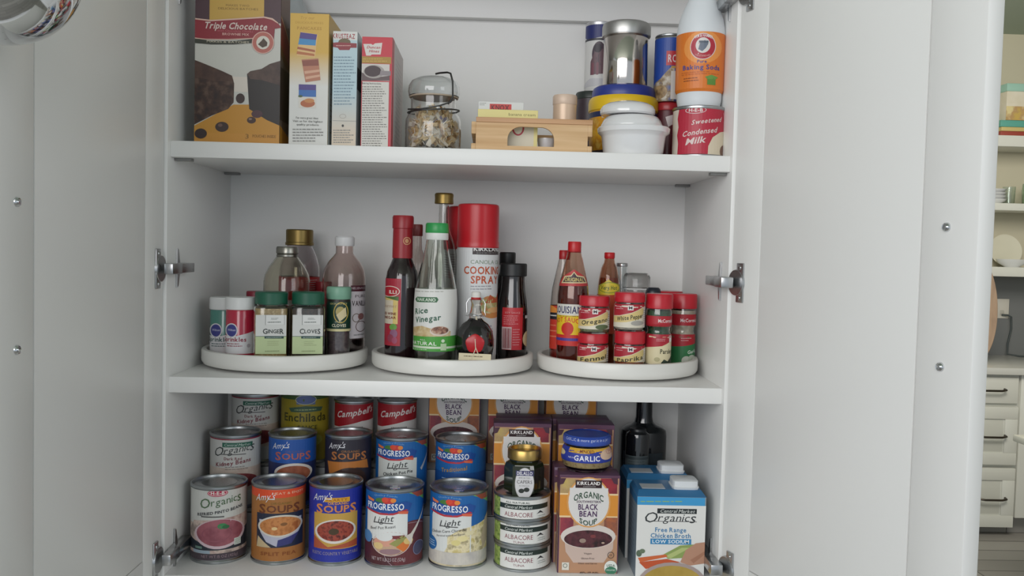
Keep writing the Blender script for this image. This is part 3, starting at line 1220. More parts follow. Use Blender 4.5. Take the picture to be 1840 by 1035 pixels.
# ------------------------------------------------------------------ garlic jar
turned('garlic_jar', 'squat jar of minced garlic on the front soup carton', 'jar', 1054, .058, ZB + .135,
       [('jar_body', GLASS('f4f2e6'), [(28, None), (35, 851), (43, 840), (45.5, 826), (44, 812), (39, 803), (37, 800)], {'shell': 1, 'fill': (804, MOT(['b9a078', 'cdb98e', 'a88c62'], 160))}),
        ('lid', C('2c4aa0', .3), [(41, 801), (42.5, 800), (42.5, 788), (41, 786), (38, 785.5)], {}),
        ('lid_top', C('b8a27c', .35, .6), [(38.5, 783), (37.5, 781.6)], {})],
       [dict(a=[('W', '2a3c9c'), ('r', 1022, 800, 1110, 820, 'd8a83a'), ('t', 'MINCED', 1055, 812.5, 26, 5, '7a3c20', 'b'), ('r', 1010, 817, 1096, 832, '2a3c9c'),
                ('t', 'GARLIC', 1055, 824.5, 44, 9, 'e8e8ee', 'b'), ('e', 1090, 820, 12, 9, 'd9b9a0'), ('e', 1094, 815, 6, 5, 'c49484'), ('t', 'NEW', 1028, 824, 10, 3, 'd8d8e8'), ('e', 1011, 818, 6, 5, 'd8c89a')],
            r=(808, 833), name='label'),
        dict(a=[('W', '3350a8'), ('t', 'GARLIC & more garlic in a jar', 1054, 792, 72, 5, 'c4cce8')], r=(787, 800), name='lid_print', on=1)])

# ------------------------------------------------------------------ broth cartons
def broth(x0, x1, yt, Y, z, label, H=None, caps=True, xcap=0):
    def ex(t, W, D, H):
        # sloping top fold, tab and screw cap
        V = [(-W / 2, -D / 2, H), (W / 2, -D / 2, H), (W / 2, D / 2, H), (-W / 2, D / 2, H), (-W / 2 + .004, -D / 2 + .014, H + .006), (W / 2 - .004, -D / 2 + .014, H + .006), (W / 2 - .004, D / 2, H + .006), (-W / 2 + .004, D / 2, H + .006)]
        fromv('carton_top', V, [(0, 1, 5, 4), (1, 2, 6, 5), (2, 3, 7, 6), (3, 0, 4, 7), (4, 5, 6, 7)], C('2f6f9f', .35), t)
        box('sticker', (-W * .40, -.014, H + .006), (-W * .06, .010, H + .0066), 'b9bec2', t)
        lathe('cap', [(0, .0), (.018, 0), (.019, .003), (.0175, .004), (.0175, .011), (.016, .012), (0, .012)], C('dfe2e4', .35), t, 32, sqf(6), off=(W * .24, 0, H + .006))
    cx = (x0 + x1) / 2
    art = [('r', x0, yt - 3, x1, yt + 16, '3f9ad0'), ('l', x0 + 8, x1 - 8, yt + 6, yt + 10, 1, '8fb46c'), ('r', x0, yt + 15, x1, 1060, 'e3e3e0'),
           ('r', 1181, 914, 1252, 923, '20282a'), ('t', 'Central Market', 1217, 918.5, 62, 6, 'dfe3e0', 'i'), ('t', 'Organics', 1203, 930, 92, 14, '33383a', 'ic'), ('r', 1174, 936.5, 1252, 937.5, '555555'),
           ('t', 'Free Range', 1205, 952, 56, 8, '4580ad', 'b'), ('t', 'Chicken Broth', 1205, 962.5, 72, 8, '4580ad', 'b'), ('r', 1168.5, 968, 1242, 978, '3c86b8'), ('t', 'LOW SODIUM', 1205, 973, 66, 6, 'e6eef2', 'b'),
           ('p', [(1192, 996), (1222, 980), (1250, 978), (1266, 982), (1266, 1000), (1200, 1004)], '8fa35c'), ('p', [(1194, 1000), (1225, 984), (1240, 984), (1205, 1003)], 'b4c07c'),
           ('p', [(1146, 1002), (1196, 996), (1200, 1000), (1150, 1010)], 'd0683a'), ('p', [(1148, 1010), (1198, 1004), (1222, 1010), (1160, 1022)], 'c4562f'),
           ('p', [(1222, 1010), (1232, 988), (1250, 976), (1267, 974), (1267, 1012), (1240, 1016)], 'b98c74'), ('p', [(1240, 1006), (1266, 990), (1266, 996), (1246, 1012)], 'a87860'),
           ('e', 1148, 994, 5, 6, '5c6c58'), ('e', 1154, 990, 5, 4, '6c7c64'),
           ('e', 1207, 1050, 62, 40, 'a89894'), ('e', 1207, 1052, 57, 36, MOT(['a88c3c', 'b89c4c'], 40))]
    carton('broth_carton', label, x0, x1, yt, Y, .066, z, H, art, 'L',
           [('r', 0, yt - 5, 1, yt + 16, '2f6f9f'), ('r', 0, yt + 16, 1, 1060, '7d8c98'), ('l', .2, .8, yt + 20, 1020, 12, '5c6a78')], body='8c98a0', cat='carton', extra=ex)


broth(1143, 1267, 893, .008, ZB, 'front carton of chicken broth with blue top and white cap', None)
broth(1124, 1240, 863, .084, ZB, 'second broth carton, behind the front chicken broth carton', None)

# ------------------------------------------------------------------ two dark bottles at the back right
DARKG = C('0d1216', .06, 0, .8)
turned('wine_bottle', 'tall dark bottle with square shoulders at back right', 'bottle', 1155, .222, ZB,
       [('bottle_body', DARKG, [(40, None), (41, 850), (41, 786), (39.5, 777), (34, 771), (24, 766), (17, 760), (15, 750), (14.5, 722), (14.5, 690)]),
        ('cap', C('14181c', .3), [(14.8, 702), (14.8, 688), (13, 686)])],
       [dict(a=[('W', '2b3338')], r=(815, 860), ang=1.0, name='label')])
turned('vinegar_bottle', 'short dark bottle with grey label standing before the tall dark one', 'bottle', 1143, .168, ZB,
       [('bottle_body', C('0b0f12', .06, 0, .8), [(20, None), (21, 856), (21, 787), (19.5, 781), (16, 778), (15, 776)]),
        ('cap', C('1a1d20', .35), [(15, 777), (15, 771), (14, 769)])],
       [dict(a=[('W', '555f60'), ('r', 1120, 822, 1162, 826, '3a4244'), ('l', 1128, 1158, 828, 856, 6, '3c4648')], r=(820, 862), ang=1.2, name='label')])

# ================================================================== MIDDLE SHELF
TR = .1185
TRAY = C('e2e1dc', .35)
TXS = (-.2445, .0005, .2435)
for X, lb in zip(TXS, ('white turntable tray on the left holding sprinkles and spice jars', 'white turntable tray in the middle holding vinegar and cooking spray',
                       'white turntable tray on the right holding hot sauce and red-lidded spices')):
    t = thing('turntable_tray', lb, 'turntable', (X, .1425, ZM))
    lathe('base', [(0, 0), (.070, 0), (.070, .0035), (0, .0035)], C('8f9090', .5), t)
    lathe('tray', [(0, .0035), (TR - .008, .0035), (TR - .003, .005), (TR - .0005, .0085), (TR, .012), (TR, .0235), (TR - .001, .0255), (TR - .003, .0262), (TR - .006, .0262),
                   (TR - .0075, .0252), (TR - .008, .023), (TR - .009, .0075), (0, .0075)], TRAY, t, 96)
ZI = ZM + .0076

CLEAR = GLASS('ffffff', .04)


def sprinkle(cx, Y, col, dk, lb, x0):
    turned('sprinkle_jar', lb, 'jar', cx, Y, ZI,
           [('jar_body', C(col, .2, 0, .5), [(25, None), (25.5, 648), (25.5, 560), (24, 556)]),
            ('lid', C('dedfde', .4), [(25.5, 557), (26.5, 556), (26.5, 536), (25, 533.5)])],
           [dict(a=[('p', [(cx - 30, 603), (cx - 12, 605), (cx + 10, 600), (cx + 26, 594), (cx + 26, 650), (cx - 30, 650)], 'd5d4d6'), ('e', cx - 15, 594, 10.5, 13, 'd5d4d6'), ('e', cx - 15, 594, 8.5, 11, '3c3f86'),
                    ('t', 'Wilton', cx - 15, 593, 13, 4, 'd8d8e8', 'i'), ('t', 'Sprinkles', cx - 12, 610, 44, 7.5, dk, 'b'), ('l', cx - 22, cx + 5, 616, 624, 2, dk), ('e', cx + 14, 622, 3, 3.5, 'b0a8ae')],
                r=(560, 636), name='label')], group=None)


sprinkle(432, .072, 'b01c3a', '8c2038', 'red sprinkles jar with white lid, left tray', 406)
sprinkle(404, .108, '4a8478', '2c4f4c', 'green sprinkles jar with white lid, partly behind the red one', 380)


def spicejar(cx, Y, txt, cont, lb):
    sf = sqf(4.5)
    turned('spice_jar', lb, 'jar', cx, Y, ZI,
           [('jar_body', GLASS('fbfffb', .03), [(29, None), (30.5, 645), (30.5, 556), (29, 551), (25, 549), (25, 545)], {'shell': 1, 'fill': (553, MOT(cont, 220)), 'fn': sf, 'n': 48}),
            ('lid', C('1d5c46', .4), [(27, 548), (28.5, 547), (28.5, 526), (27, 524)])],
           [dict(a=[('W', 'd4d5d2'), ('r', cx - 40, 605, cx + 40, 660, 'b9c898'), ('r', cx - 40, 604, cx + 40, 605, '60706a'), ('r', cx - 9, 565, cx + 23, 583, 'dfe0de'), ('l', cx + 0, cx + 14, 571, 575, 2, '46504a'),
                    ('r', cx - 10, 565, cx - 9.3, 584, '777777'), ('r', cx + 22.5, 565, cx + 23, 584, '777777'), ('l', cx - 6, cx + 20, 577, 581, 1, '55605a'),
                    ('t', txt, cx + 4, 595.5, 36, 6.5, '3c423e', 'cb'), ('r', cx - 11, 604, cx + 22, 608.5, '2c4a44'), ('l', cx - 8, cx + 19, 605, 608, 1, 'a8b8b0'), ('l', cx - 6, cx + 16, 612, 622, 3, 'a9b488'), ('l', cx - 10, cx + 18, 628, 634, 1, '98a478')],
                r=(566, 636), flat=.86, name='front_label')], fn=None)


def spicejar_named():
    pass


spicejar(487, .066, 'GINGER', ['c9a874', 'b3905c', 'd8bc8c'], 'ginger spice jar with dark green lid, left tray')
spicejar(553, .066, 'CLOVES', ['33241c', '4c352a', '1f1613'], 'cloves spice jar with dark green lid, left tray')

turned('gourmet_spice_bottle', 'slim spice bottle with pale green cap and dark green label', 'bottle', 608, .082, ZI,
       [('bottle_body', GLASS('f4f8f6', .04), [(21, None), (21.5, 640), (21.5, 548), (20.5, 541), (20, 537)], {'shell': 1, 'fill': (560, MOT(['5c4c50', '7d6a6c'], 200))}),
        ('cap', C('7fae96', .4), [(21, 538), (22, 536), (22, 518), (20.5, 515)])],
       [dict(a=[('W', '143a2c'), ('r', 580, 538, 640, 542, '2a2420'), ('r', 580, 592, 640, 595, 'd9cf9c'), ('o', 612, 562, 13, 19, 1.6, 'c4ab54'), ('e', 611, 560, 8, 9, 'b4a468'), ('p', [(604, 566), (620, 552), (622, 568), (610, 578)], 'd9cba0'),
                ('t', 'GOURMET', 608, 546, 30, 3, 'c9b878'), ('l', 602, 616, 577, 580, 1, 'c0c4b0'), ('t', 'CLOVES', 609, 585, 24, 5, 'e0dcc0', 'b')], r=(537, 596), name='label')])

turned('vanilla_bottle', 'clear vanilla extract bottle with white cap, left tray', 'bottle', 618, .150, ZI,
       [('bottle_body', GLASS('efe2de', .03), [(36, None), (38, 640), (38, 500), (36, 486), (29, 472), (20, 461), (15.5, 455), (15, 438)], {'shell': 1, 'wall': .0008, 'fill': (607, C('20101a', .1))}),
        ('cap', C('e2e2e2', .35), [(16.5, 442), (17.5, 440), (17.5, 427), (15, 424.5)])],
       [dict(a=[('r', 630, 513, 656, 609, 'd3cbcf'), ('r', 630, 513, 656, 524, '4a1624'), ('t', 'NIELSEN-MASSEY', 646, 518.5, 30, 4, 'c8b8bc'), ('t', 'PURE', 646, 533, 17, 5, '5c4c50'), ('t', 'VANILLA', 646, 546, 28, 9, '4a3c40', 'b'),
                ('o', 648, 588, 9, 10, 1.2, '5c3c3c'), ('o', 640, 572, 7, 8, 1.2, '6c5c4c'), ('e', 648, 570, 5, 6, '8c5c5c'), ('l', 636, 658, 600, 606, 1, '888888')], r=(513, 609), name='label')])

turned('glass_bottle', 'round clear glass jug with silver cap, left tray', 'bottle', 515, .135, ZI,
       [('bottle_body', GLASS('f2f0e4', .03), [(39, None), (41, 640), (41, 508), (39, 495), (33, 482), (25, 470), (19.5, 462), (17.5, 458), (17.5, 448)], {'shell': 1, 'wall': .0016}),
        ('cap', C('9a9890', .3, 1.0), [(18, 462), (19, 461), (19, 458), (17.5, 457), (19.5, 455), (19.5, 446), (18, 443)])], ym=500)
turned('syrup_bottle', 'tall clear bottle with broad gold cap behind the silver-capped jug', 'bottle', 537, .208, ZI,
       [('bottle_body', GLASS('f0eaec', .03), [(35, None), (36, 630), (36, 490), (35, 478), (31, 462), (26, 450), (22, 442), (21.5, 438)], {'shell': 1, 'wall': .001}),
        ('cap', C('8a7648', .38, 1.0), [(24, 441), (25, 440), (25, 436), (24, 435), (24, 414), (22.5, 412)])],
       [dict(a=[('W', 'c42c30'), ('l', 555, 570, 502, 522, 5, 'd8c8c8')], r=(498, 540), name='label')])
turned('small_red_tin', 'small maroon lidded tin behind the white-lidded sprinkles', 'tin', 458, .150, ZI,
       [('tin_body', '7d2a38', [(14, None), (14, 545)]), ('lid', C('8c1f34', .4), [(15, 546), (15.5, 545), (15.5, 525), (14.5, 523)])])
turned('red_spice_tin', 'dark red tin between the gold-capped bottle and vanilla', 'tin', 580, .190, ZI,
       [('tin_body', 'a02c34', [(13, None), (13, 520)]), ('lid', C('8c1824', .4), [(13.5, 522), (14, 520), (14, 508), (13, 506)])])

# ---- middle tray
RDK = C('1c0c10', .06, 0, .8)
turned('red_wine_vinegar_bottle', 'dark red wine vinegar bottle with red foil neck, middle tray', 'bottle', 722, .100, ZI,
       [('bottle_body', RDK, [(28, None), (29, 640), (29, 502), (27, 488), (21, 474), (17, 464), (16, 455), (15.5, 400)]),
        ('foil_cap', C('9a1f28', .35), [(18.2, 464), (18, 430), (17.6, 411), (19, 410), (19, 390), (17.5, 387)]),
        ('foil_seal', C('c48a5c', .35, .6), [(18.05, 447.2), (18.05, 446)])],
       [dict(a=[('r', 692, 501, 726, 622, 'a8283a'), ('r', 692, 534, 721, 582, 'd8bf74'), ('r', 692, 540, 712, 582, 'd4c8b4'), ('e', 705, 524, 19, 10, 'e0d4c8'), ('e', 705, 524, 17.5, 8.6, 'b01c2c'), ('t', 'ILLI', 711, 525, 14, 6, 'e6ddd2', 'b'), ('p', [(694, 534), (722, 533), (722, 541), (706, 537)], '4c6a34'),
                ('t', 'Gourmet', 705, 550, 26, 6, 'b49a84', 'i'), ('t', 'RED WINE', 706, 564, 24, 4.5, '7a3424', 'b'), ('t', 'VINEGAR', 706, 571, 24, 4.5, '7a3424', 'b'),
                ('e', 713, 588, 7, 6, '6a9a48'), ('e', 714, 600, 7, 8, '8c5c7a'), ('e', 708, 608, 6, 7, '8f3c50'), ('e', 716, 612, 5, 6, 'a04c68')], r=(501, 622), name='label'),
        dict(a=[('o', 732, 433, 6, 7, 1.2, 'd8a878'), ('e', 732, 433, 3, 4, 'c89468')], r=(422, 446), name='seal_print', on=1)], turn=-.18)
turned('oil_bottle', 'clear narrow bottle with red-brown cap behind the wine vinegar', 'bottle', 748, .175, ZI,
       [('bottle_body', GLASS('e8e0dc', .04), [(18, None), (19, 630), (19, 480), (15, 462), (9, 448), (8, 420)], {'shell': 1, 'wall': .001}),
        ('cap', C('7a2c2c', .4), [(9, 424), (9.5, 423), (9.5, 405), (8.5, 403)])])
turned('gold_cap_bottle', 'tallest clear bottle with ribbed gold cap behind rice vinegar', 'bottle', 795, .150, ZI,
       [('bottle_body', GLASS('f0f0ee', .03), [(24, None), (25, 640), (25, 460), (22, 440), (14, 420), (9.5, 402), (8.8, 380), (9.2, 365)], {'shell': 1, 'wall': .001}),
        ('cap', C('98804c', .38, 1.0), [(16, 366), (17, 365), (16.5, 356), (17, 350), (16.5, 348), (15, 346.5)])])
turned('rice_vinegar_bottle', 'rice vinegar bottle with green and white cap, middle tray', 'bottle', 783, .072, ZI,
       [('bottle_body', GLASS('f6faf4', .03), [(36, None), (38.5, 642), (38.5, 545), (37, 520), (33, 500), (26, 470), (21, 445), (19, 430)], {'shell': 1, 'wall': .0012}),
        ('neck_ring', C('e0e2df', .4), [(19.5, 431), (20.5, 429), (20.5, 420), (20, 418)]),
        ('cap', C('2f9a50', .35), [(20.5, 418.5), (21, 417), (20.5, 403), (19, 400.5)])],
       [dict(a=[('W', 'dededa'), ('r', 743, 605, 825, 634, '4a9c3c'), ('r', 743, 624, 825, 626, 'd0dcc4'), ('p', [(750, 534), (785, 534), (788, 538.5), (785, 543.5), (750, 543.5), (747, 538.5)], '3c6a48'), ('t', 'NAKANO', 767, 538.7, 32, 5.5, 'd8e4d4', 'b'),
                ('t', 'Rice', 759, 559, 22, 10, '33604c', 'b/'), ('t', 'Vinegar', 771, 573, 44, 10, '33604c', 'b/'), ('l', 746, 812, 522, 526, 1, 'b0b0a8'),
                ('p', [(741, 590), (760, 586), (790, 594), (810, 596), (810, 605), (741, 605)], MOT(['b89a68', 'd8c8a0'], 100)), ('e', 791, 595, 17, 9, 'd8c8bc'), ('e', 791, 594, 15, 7, MOT(['6a4a40', 'a0705c', 'c4a890'], 180)),
                ('t', 'ALL', 762, 611, 10, 2.5, 'e4ecdc'), ('t', 'NATURAL', 765, 617.5, 42, 6, 'e4ecdc', 'b'), ('l', 744, 780, 627, 630, 1, 'cfe0c4'), ('r', 793, 618, 803, 630, 'b8d0a8'), ('e', 797, 613, 3, 3, 'cfe0c4')], r=(520, 632), name='label')])
turned('cooking_spray_can', 'red and white cooking spray can, front one, middle tray', 'spray can', 857, .123, ZI,
       [('can_body', C('dcdcdc', .3, 0, .3), [(36, None), (37, 640), (37, 447), (36, 444)]),
        ('cap', C('bd1a26', .3), [(37.3, 445), (38, 444), (38, 435), (37.2, 433), (37, 372), (36, 367.5), (33, 366)])],
       [dict(a=[('W', 'd9dadb'), ('r', 848, 440, 920, 457, '2a1a1c'), ('t', 'KIRKLAND', 873, 447.5, 46, 7.5, 'e8e6e4', 'b'), ('l', 855, 890, 453, 456, 1, '999999'), ('t', 'CANOLA OIL', 871, 471, 52, 7, '7a9078', ''),
                ('t', 'COOKING', 867, 486, 66, 13, 'bc5028', 'b'), ('t', 'SPRAY', 869, 503, 46, 13, 'bc5028', 'b'), ('l', 846, 892, 512, 522, 2, '9a9aa0'),
                ('e', 886, 560, 20, 13, 'd08c50'), ('e', 880, 548, 18, 16, MOT(['d8c49c', 'a8b478', 'c8784c'], 110)), ('p', [(872, 545), (880, 530), (890, 538), (898, 528), (902, 545)], 'bc5a38'), ('e', 888, 558, 12, 5, 'e0b078'),
                ('l', 850, 890, 584, 600, 3, '9494a4')], r=(446, 640), name='label')], turn=0)
turned('cooking_spray_can', 'red and white cooking spray can, the one mostly hidden behind', 'spray can', 838, .192, ZI,
       [('can_body', C('dcdcdc', .3, 0, .3), [(35, None), (36, 636), (36, 449), (35, 447)]),
        ('cap', C('bd1a26', .3), [(35.5, 448), (36, 446), (36, 376), (34.5, 372), (32, 370.5)])],
       [dict(a=[('W', 'd9dadb'), ('l', 802, 826, 455, 500, 10, '8c7c7c')], r=(449, 636), name='label')])


def bail(t, X, s, Z):
    pts = []
    for sg in (-1, 1):
        P = [(sg * .001, 0, Z(534)), (sg * 12 * s, 0, Z(536)), (sg * 17 * s, 0, Z(545)), (sg * 16 * s, -.003, Z(560)), (sg * 18 * s, -.004, Z(566)), (sg * 10 * s, -.009, Z(568))]
        tube('bail_wire', P, .0007, CHROME, t)
    tube('bail_ring', [(12.5 * s * cos(a), 12.5 * s * sin(a), Z(566)) for a in [2 * pi * i / 20 for i in range(20)]], .0008, CHROME, t, closed=True)
    R = 33 * s
    seal = lathe('wax_seal', [(0, .0028), (.009, .0026), (.0125, .0012), (.013, 0), (0, 0)], C('b3161e', .3), t, 20, lambda a: 1 + .05 * sin(5 * a))
    seal.location = (.0, -R - .0005, Z(614))
    seal.rotation_euler = (pi / 2, 0, 0)
    tube('string', [(0, -10 * s, Z(566)), (.001, -14 * s, Z(580)), (0, -25 * s, Z(592)), (0, -R - .003, Z(606)), (.001, -R - .004, Z(622)), (-.004, -R - .003, Z(640)), (-.006, -R - .002, Z(649))], .0006, 'd8cdb4', t)
    tube('string', [(.001, -10 * s, Z(566)), (.003, -14 * s, Z(580)), (.001, -25 * s, Z(594)), (.001, -R - .003, Z(620)), (.006, -R - .003, Z(636)), (.010, -R - .002, Z(648))], .0006, 'd8cdb4', t)
    bm = bmesh.new()
    bbox(bm, (-29 * s, -R - .0032, Z(647)), (28 * s, -R - .0024, Z(631)), .0002)
    tg = frombm('paper_tag', bm, C('d8cdae', .7), t)
    tg.rotation_euler = (0, .03, 0)
    A = Art(lambda px, py: ((px) * s, Z(py)), s)
    A.cx, A.v0, A.v1 = 0, Z(648), Z(630)
    A.add([('l', -20, 22, 634, 638, 1, '6a5a3c'), ('l', -10, 14, 641, 645, 1, '6a5a3c')])
    o = A.build('tag_writing', tg)
    o.location = (0, -R - .0033, 0)


turned('flip_top_bottle', 'round dark flip-top bottle with red wax seal and paper tag', 'bottle', 854, .061, ZI,
       [('bottle_body', C('0c0a0c', .05, 0, .8), [(26, None), (31, 641), (34, 625), (34, 612), (31, 596), (23, 583), (15, 577), (11, 572)]),
        ('neck', GLASS('e8e4dc', .03), [(11.2, 573), (11.5, 566), (9, 556), (8.5, 545), (10, 541), (10, 538)]),
        ('gasket', C('b02020', .5), [(8.5, 539), (9, 537), (8.5, 534.5)]),
        ('stopper', C('e0ded8', .3), [(8, 535), (8.5, 533), (8.5, 526), (7, 524)])], extra=bail, labon=0)

turned('soy_sauce_bottle', 'dark sauce bottle with black cap and red barcode label, middle tray', 'bottle', 921, .080, ZI,
       [('bottle_body', C('120a0a', .05, 0, .8), [(24, None), (26, 641), (27, 610), (27.5, 560), (25.5, 540), (22.5, 522), (21, 505), (21, 495)]),
        ('cap', C('1a1b1c', .4), [(22, 497), (24, 495.5), (24, 475), (22.5, 473)])],
       [dict(a=[('W', 'b8242e'), ('r', 903, 588, 920, 628, 'd0b8b8')] + [('r', 904.5 + i * 1.9, 590, 905.3 + i * 1.9 + (i % 3) * .3, 626, '8a3a40') for i in range(8)] +
         [('t', 'SOY SAUCE', 921, 562, 26, 3, 'dca0a0'), ('l', 906, 935, 566, 584, 5, 'd8888c'), ('l', 922, 936, 590, 622, 7, 'd08084')], r=(553, 629), name='label', ang=.72),
        dict(a=[('e', 952, 610, 12, 16, 'c9b48c'), ('r', 943, 568, 960, 573, 'cccccc')], r=(560, 629), name='side_label')])
turned('dark_sauce_bottle', 'black capped sauce bottle half hidden behind the other dark one', 'bottle', 910, .172, ZI,
       [('bottle_body', C('120c0c', .05, 0, .8), [(24, None), (25, 632), (25, 540), (21, 510), (14, 490), (13, 475)]),
        ('cap', C('1a1b1c', .4), [(13.5, 477), (14.5, 475), (14.5, 455), (13, 453)])])

# ---- right tray
turned('hot_sauce_bottle', 'tall hot sauce bottle with yellow label, front left of the right tray', 'bottle', 1029.5, .085, ZI,
       [('bottle_body', GLASS('e4c8b8', .03), [(26, None), (27.5, 643), (28, 560), (28, 532), (26, 512), (21, 490), (16, 468), (12, 452)], {'shell': 1, 'wall': .0010, 'fill': (513, C('6e1712', .25)), 'fname': 'sauce'}),
        ('cap', C('bf1c22', .35), [(11.5, 454), (12, 452), (12, 436), (11, 434)])],
       [dict(a=[('W', 'e3c026'), ('r', 980, 548, 1075, 566, 'd8d6ce'), ('t', 'LOUISIANA', 1027, 557, 50, 12, '2c2c5c', 'b'), ('t', 'HOT SAUCE', 1023, 577, 44, 8, 'd04a24', 'bU'), ('l', 1006, 1050, 567, 570, 1, '8a7420'),
                ('e', 1021, 591, 10.5, 12, 'c42a20'), ('w', 602, 622, 'c42c26'), ('w', 608, 613, '4a3c90')], r=(547, 622), name='label'),
        dict(a=[('p', [(1004, 514), (1010, 498), (1020, 490), (1030, 484), (1040, 490), (1050, 498), (1056, 514)], 'b8383a'), ('p', [(1010, 509), (1013, 496), (1024, 495), (1030, 488), (1036, 495), (1048, 497), (1051, 509)], 'd8c89c'),
                ('p', [(1012, 507), (1015, 498), (1025, 497), (1030, 490), (1035, 497), (1046, 499), (1049, 507)], '46323c'), ('t', 'ORIGINAL', 1030.5, 502.5, 32, 6.5, 'd4c078', 'b')], r=(484, 515), name='neck_label')])
turned('hot_sauce_bottle', 'hot sauce bottle with red cap, furthest left behind the tall one', 'bottle', 1011, .135, ZI,
       [('bottle_body', GLASS('f2ece8', .03), [(20, None), (22, 638), (22, 545), (20, 520), (14, 490), (9, 465)], {'shell': 1, 'wall': .0010, 'fill': (552, C('8a2018', .25)), 'fname': 'sauce'}),
        ('cap', C('a81c22', .35), [(8.5, 466), (9, 464), (9, 451), (8, 449.5)])],
       [dict(a=[('W', 'c43a2c'), ('r', 980, 562, 1030, 574, '26262c'), ('l', 984, 1004, 564, 571, 1, 'd8d4cc'), ('p', [(985, 545), (1004, 556), (1004, 562), (985, 562)], 'd88a3c'), ('l', 990, 1004, 580, 610, 3, 'e08060')], r=(550, 628), name='label')])
turned('hot_sauce_bottle', 'slim hot sauce bottle with small red cap and yellow oval label', 'bottle', 1092.5, .150, ZI,
       [('bottle_body', GLASS('d4ae98', .03), [(19, None), (20, 635), (20, 520), (18.5, 503), (14.5, 482), (10, 472), (8.5, 463)], {'shell': 1, 'wall': .0010, 'fill': (499, C('b4642c', .25)), 'fname': 'sauce'}),
        ('cap', C('bf1c22', .35), [(8.5, 465), (9.5, 463), (9.5, 455), (8.5, 453.5)])],
       [dict(a=[('p', [(1074, 530), (1075, 513), (1084, 508), (1092, 502), (1100, 508), (1112, 512), (1112, 530)], 'dcc63c'), ('e', 1094, 517, 19, 10, '8a9a34'), ('e', 1094, 517, 17.5, 8.6, 'dcc63c'), ('t', 'Very Hot', 1093, 517, 28, 7, '3c5a2c', 'b'),
                ('w', 530, 600, 'b8472c')], r=(500, 600), name='label')])
turned('glass_shaker', 'narrow clear cylinder shaker behind the slim hot sauce', 'shaker', 1115, .185, ZI,
       [('shaker_body', GLASS('e8ecec', .04), [(9.5, None), (10, 630), (10, 480), (9.5, 478)], {'shell': 1, 'wall': .0008}),
        ('cap', STEEL, [(10.2, 479), (10.5, 478), (10.5, 474), (9.5, 472.5)])])
turned('dome_lid_jar', 'clear glass jar with domed lid at the back of the right tray', 'jar', 1142, .190, ZI,
       [('jar_body', GLASS('f6f6f6', .04), [(23, None), (24, 630), (24, 535), (21, 526), (20, 520)], {'shell': 1, 'wall': .0012, 'fill': (560, MOT(['b8b0a0', 'd0c8b8'], 120))}),
        ('lid', GLASS('f4f4f4', .06), [(20.5, 521), (24, 518), (24, 498), (21, 492), (17, 490)], {})])


def mcc(cx, Y, z, x0, yl0, yl1, yb, cont, name, lb, txt, tc='3c3c2c', pic='8a8a5c', yt=None):
    """squat red-lidded jar; yl0/yl1 lid top/bottom, yb visible base"""
    h = 27.5
    turned('spice_jar', lb, 'jar', cx, Y, z,
           [('jar_body', GLASS('fdfdfb', .03), [(h - 1, None), (h, yb - 3), (h, yl1 + 8), (h - 1.5, yl1 + 3), (h - 2, yl1)], {'shell': 1, 'wall': .0009, 'fill': (yl1 + 6, MOT(cont, 260))}),
            ('lid', C('bf2230', .3), [(h - 1, yl1 + .5), (h, yl1 - .5), (h, yl0 + 2), (h - 1.2, yl0)])],
           [dict(a=[('W', 'ddd6c4'), ('p', [(cx - 40, yl1), (cx + 40, yl1), (cx + 40, yl1 + 8), (cx + 22, yl1 + 10), (cx + 4, yl1 + 19), (cx - 16, yl1 + 24), (cx - 40, yl1 + 25)], 'ab2232'),
                    ('p', [(cx - 40, yl1 + 26), (cx - 16, yl1 + 25), (cx + 4, yl1 + 20), (cx + 22, yl1 + 11), (cx + 26, yl1 + 14), (cx + 20, yl1 + 30), (cx - 5, yl1 + 36), (cx - 40, yl1 + 37)], 'd9c282'),
                    ('r', cx - 3, yl1 + 6, cx + 7, yl1 + 14.5, 'e4e0de'), ('t', 'M', cx + 2, yl1 + 10.3, 6, 5, '3a2a30', 'b'), ('l', cx - 23, cx - 8, yl1 + 6, yl1 + 14, 2, 'd8a0a4'),
                    ('t', txt, cx + 1, yl1 + 27.5, 8 * min(6, len(txt)) * .92 if len(txt) < 9 else 44, 7.5, tc, 'b/'), ('e', cx + 14, yl1 + 38, 11, 4.5, pic), ('r', cx + 24, yl1 + 10, cx + 40, yl1 + 50, 'dcd8d2'), ('l', cx + 24, cx + 27, yl1 + 14, yl1 + 40, 7, '999488')],
                r=(yl1 + 4, yb - 4), name='label')])


# two stacks of squat jars: measure the lower jar's top so that the upper one rests on it
def topz(cx, y, Y):
    return AT(cx, y, Y).z


mcc(1065, .075, ZI, 1037, 598, 617, 655, ['9a8a5c', 'b4a470'], 'f', 'red-lidded fennel seed jar under the oregano jar', 'Fennel', pic='8a8a6c')
mcc(1067.5, .075, TOP[0] + .0003, 1040, 531, 550, 596, ['6a7350', '848c64'], 'o', 'red-lidded oregano jar resting on the fennel jar', 'Oregano', pic='5c6a48')
mcc(1131, .066, ZI, 1103, 594, 618, 655, ['8c3a20', 'a84c28'], 'p', 'red-lidded paprika jar under the white pepper jar', 'Paprika', pic='7a2418')
mcc(1131, .066, TOP[0] + .0003, 1103, 525, 543, 593, ['c4bcac', 'a8a094'], 'w', 'red-lidded white pepper jar resting on the paprika jar', 'White Pepper', pic='a8a49c')


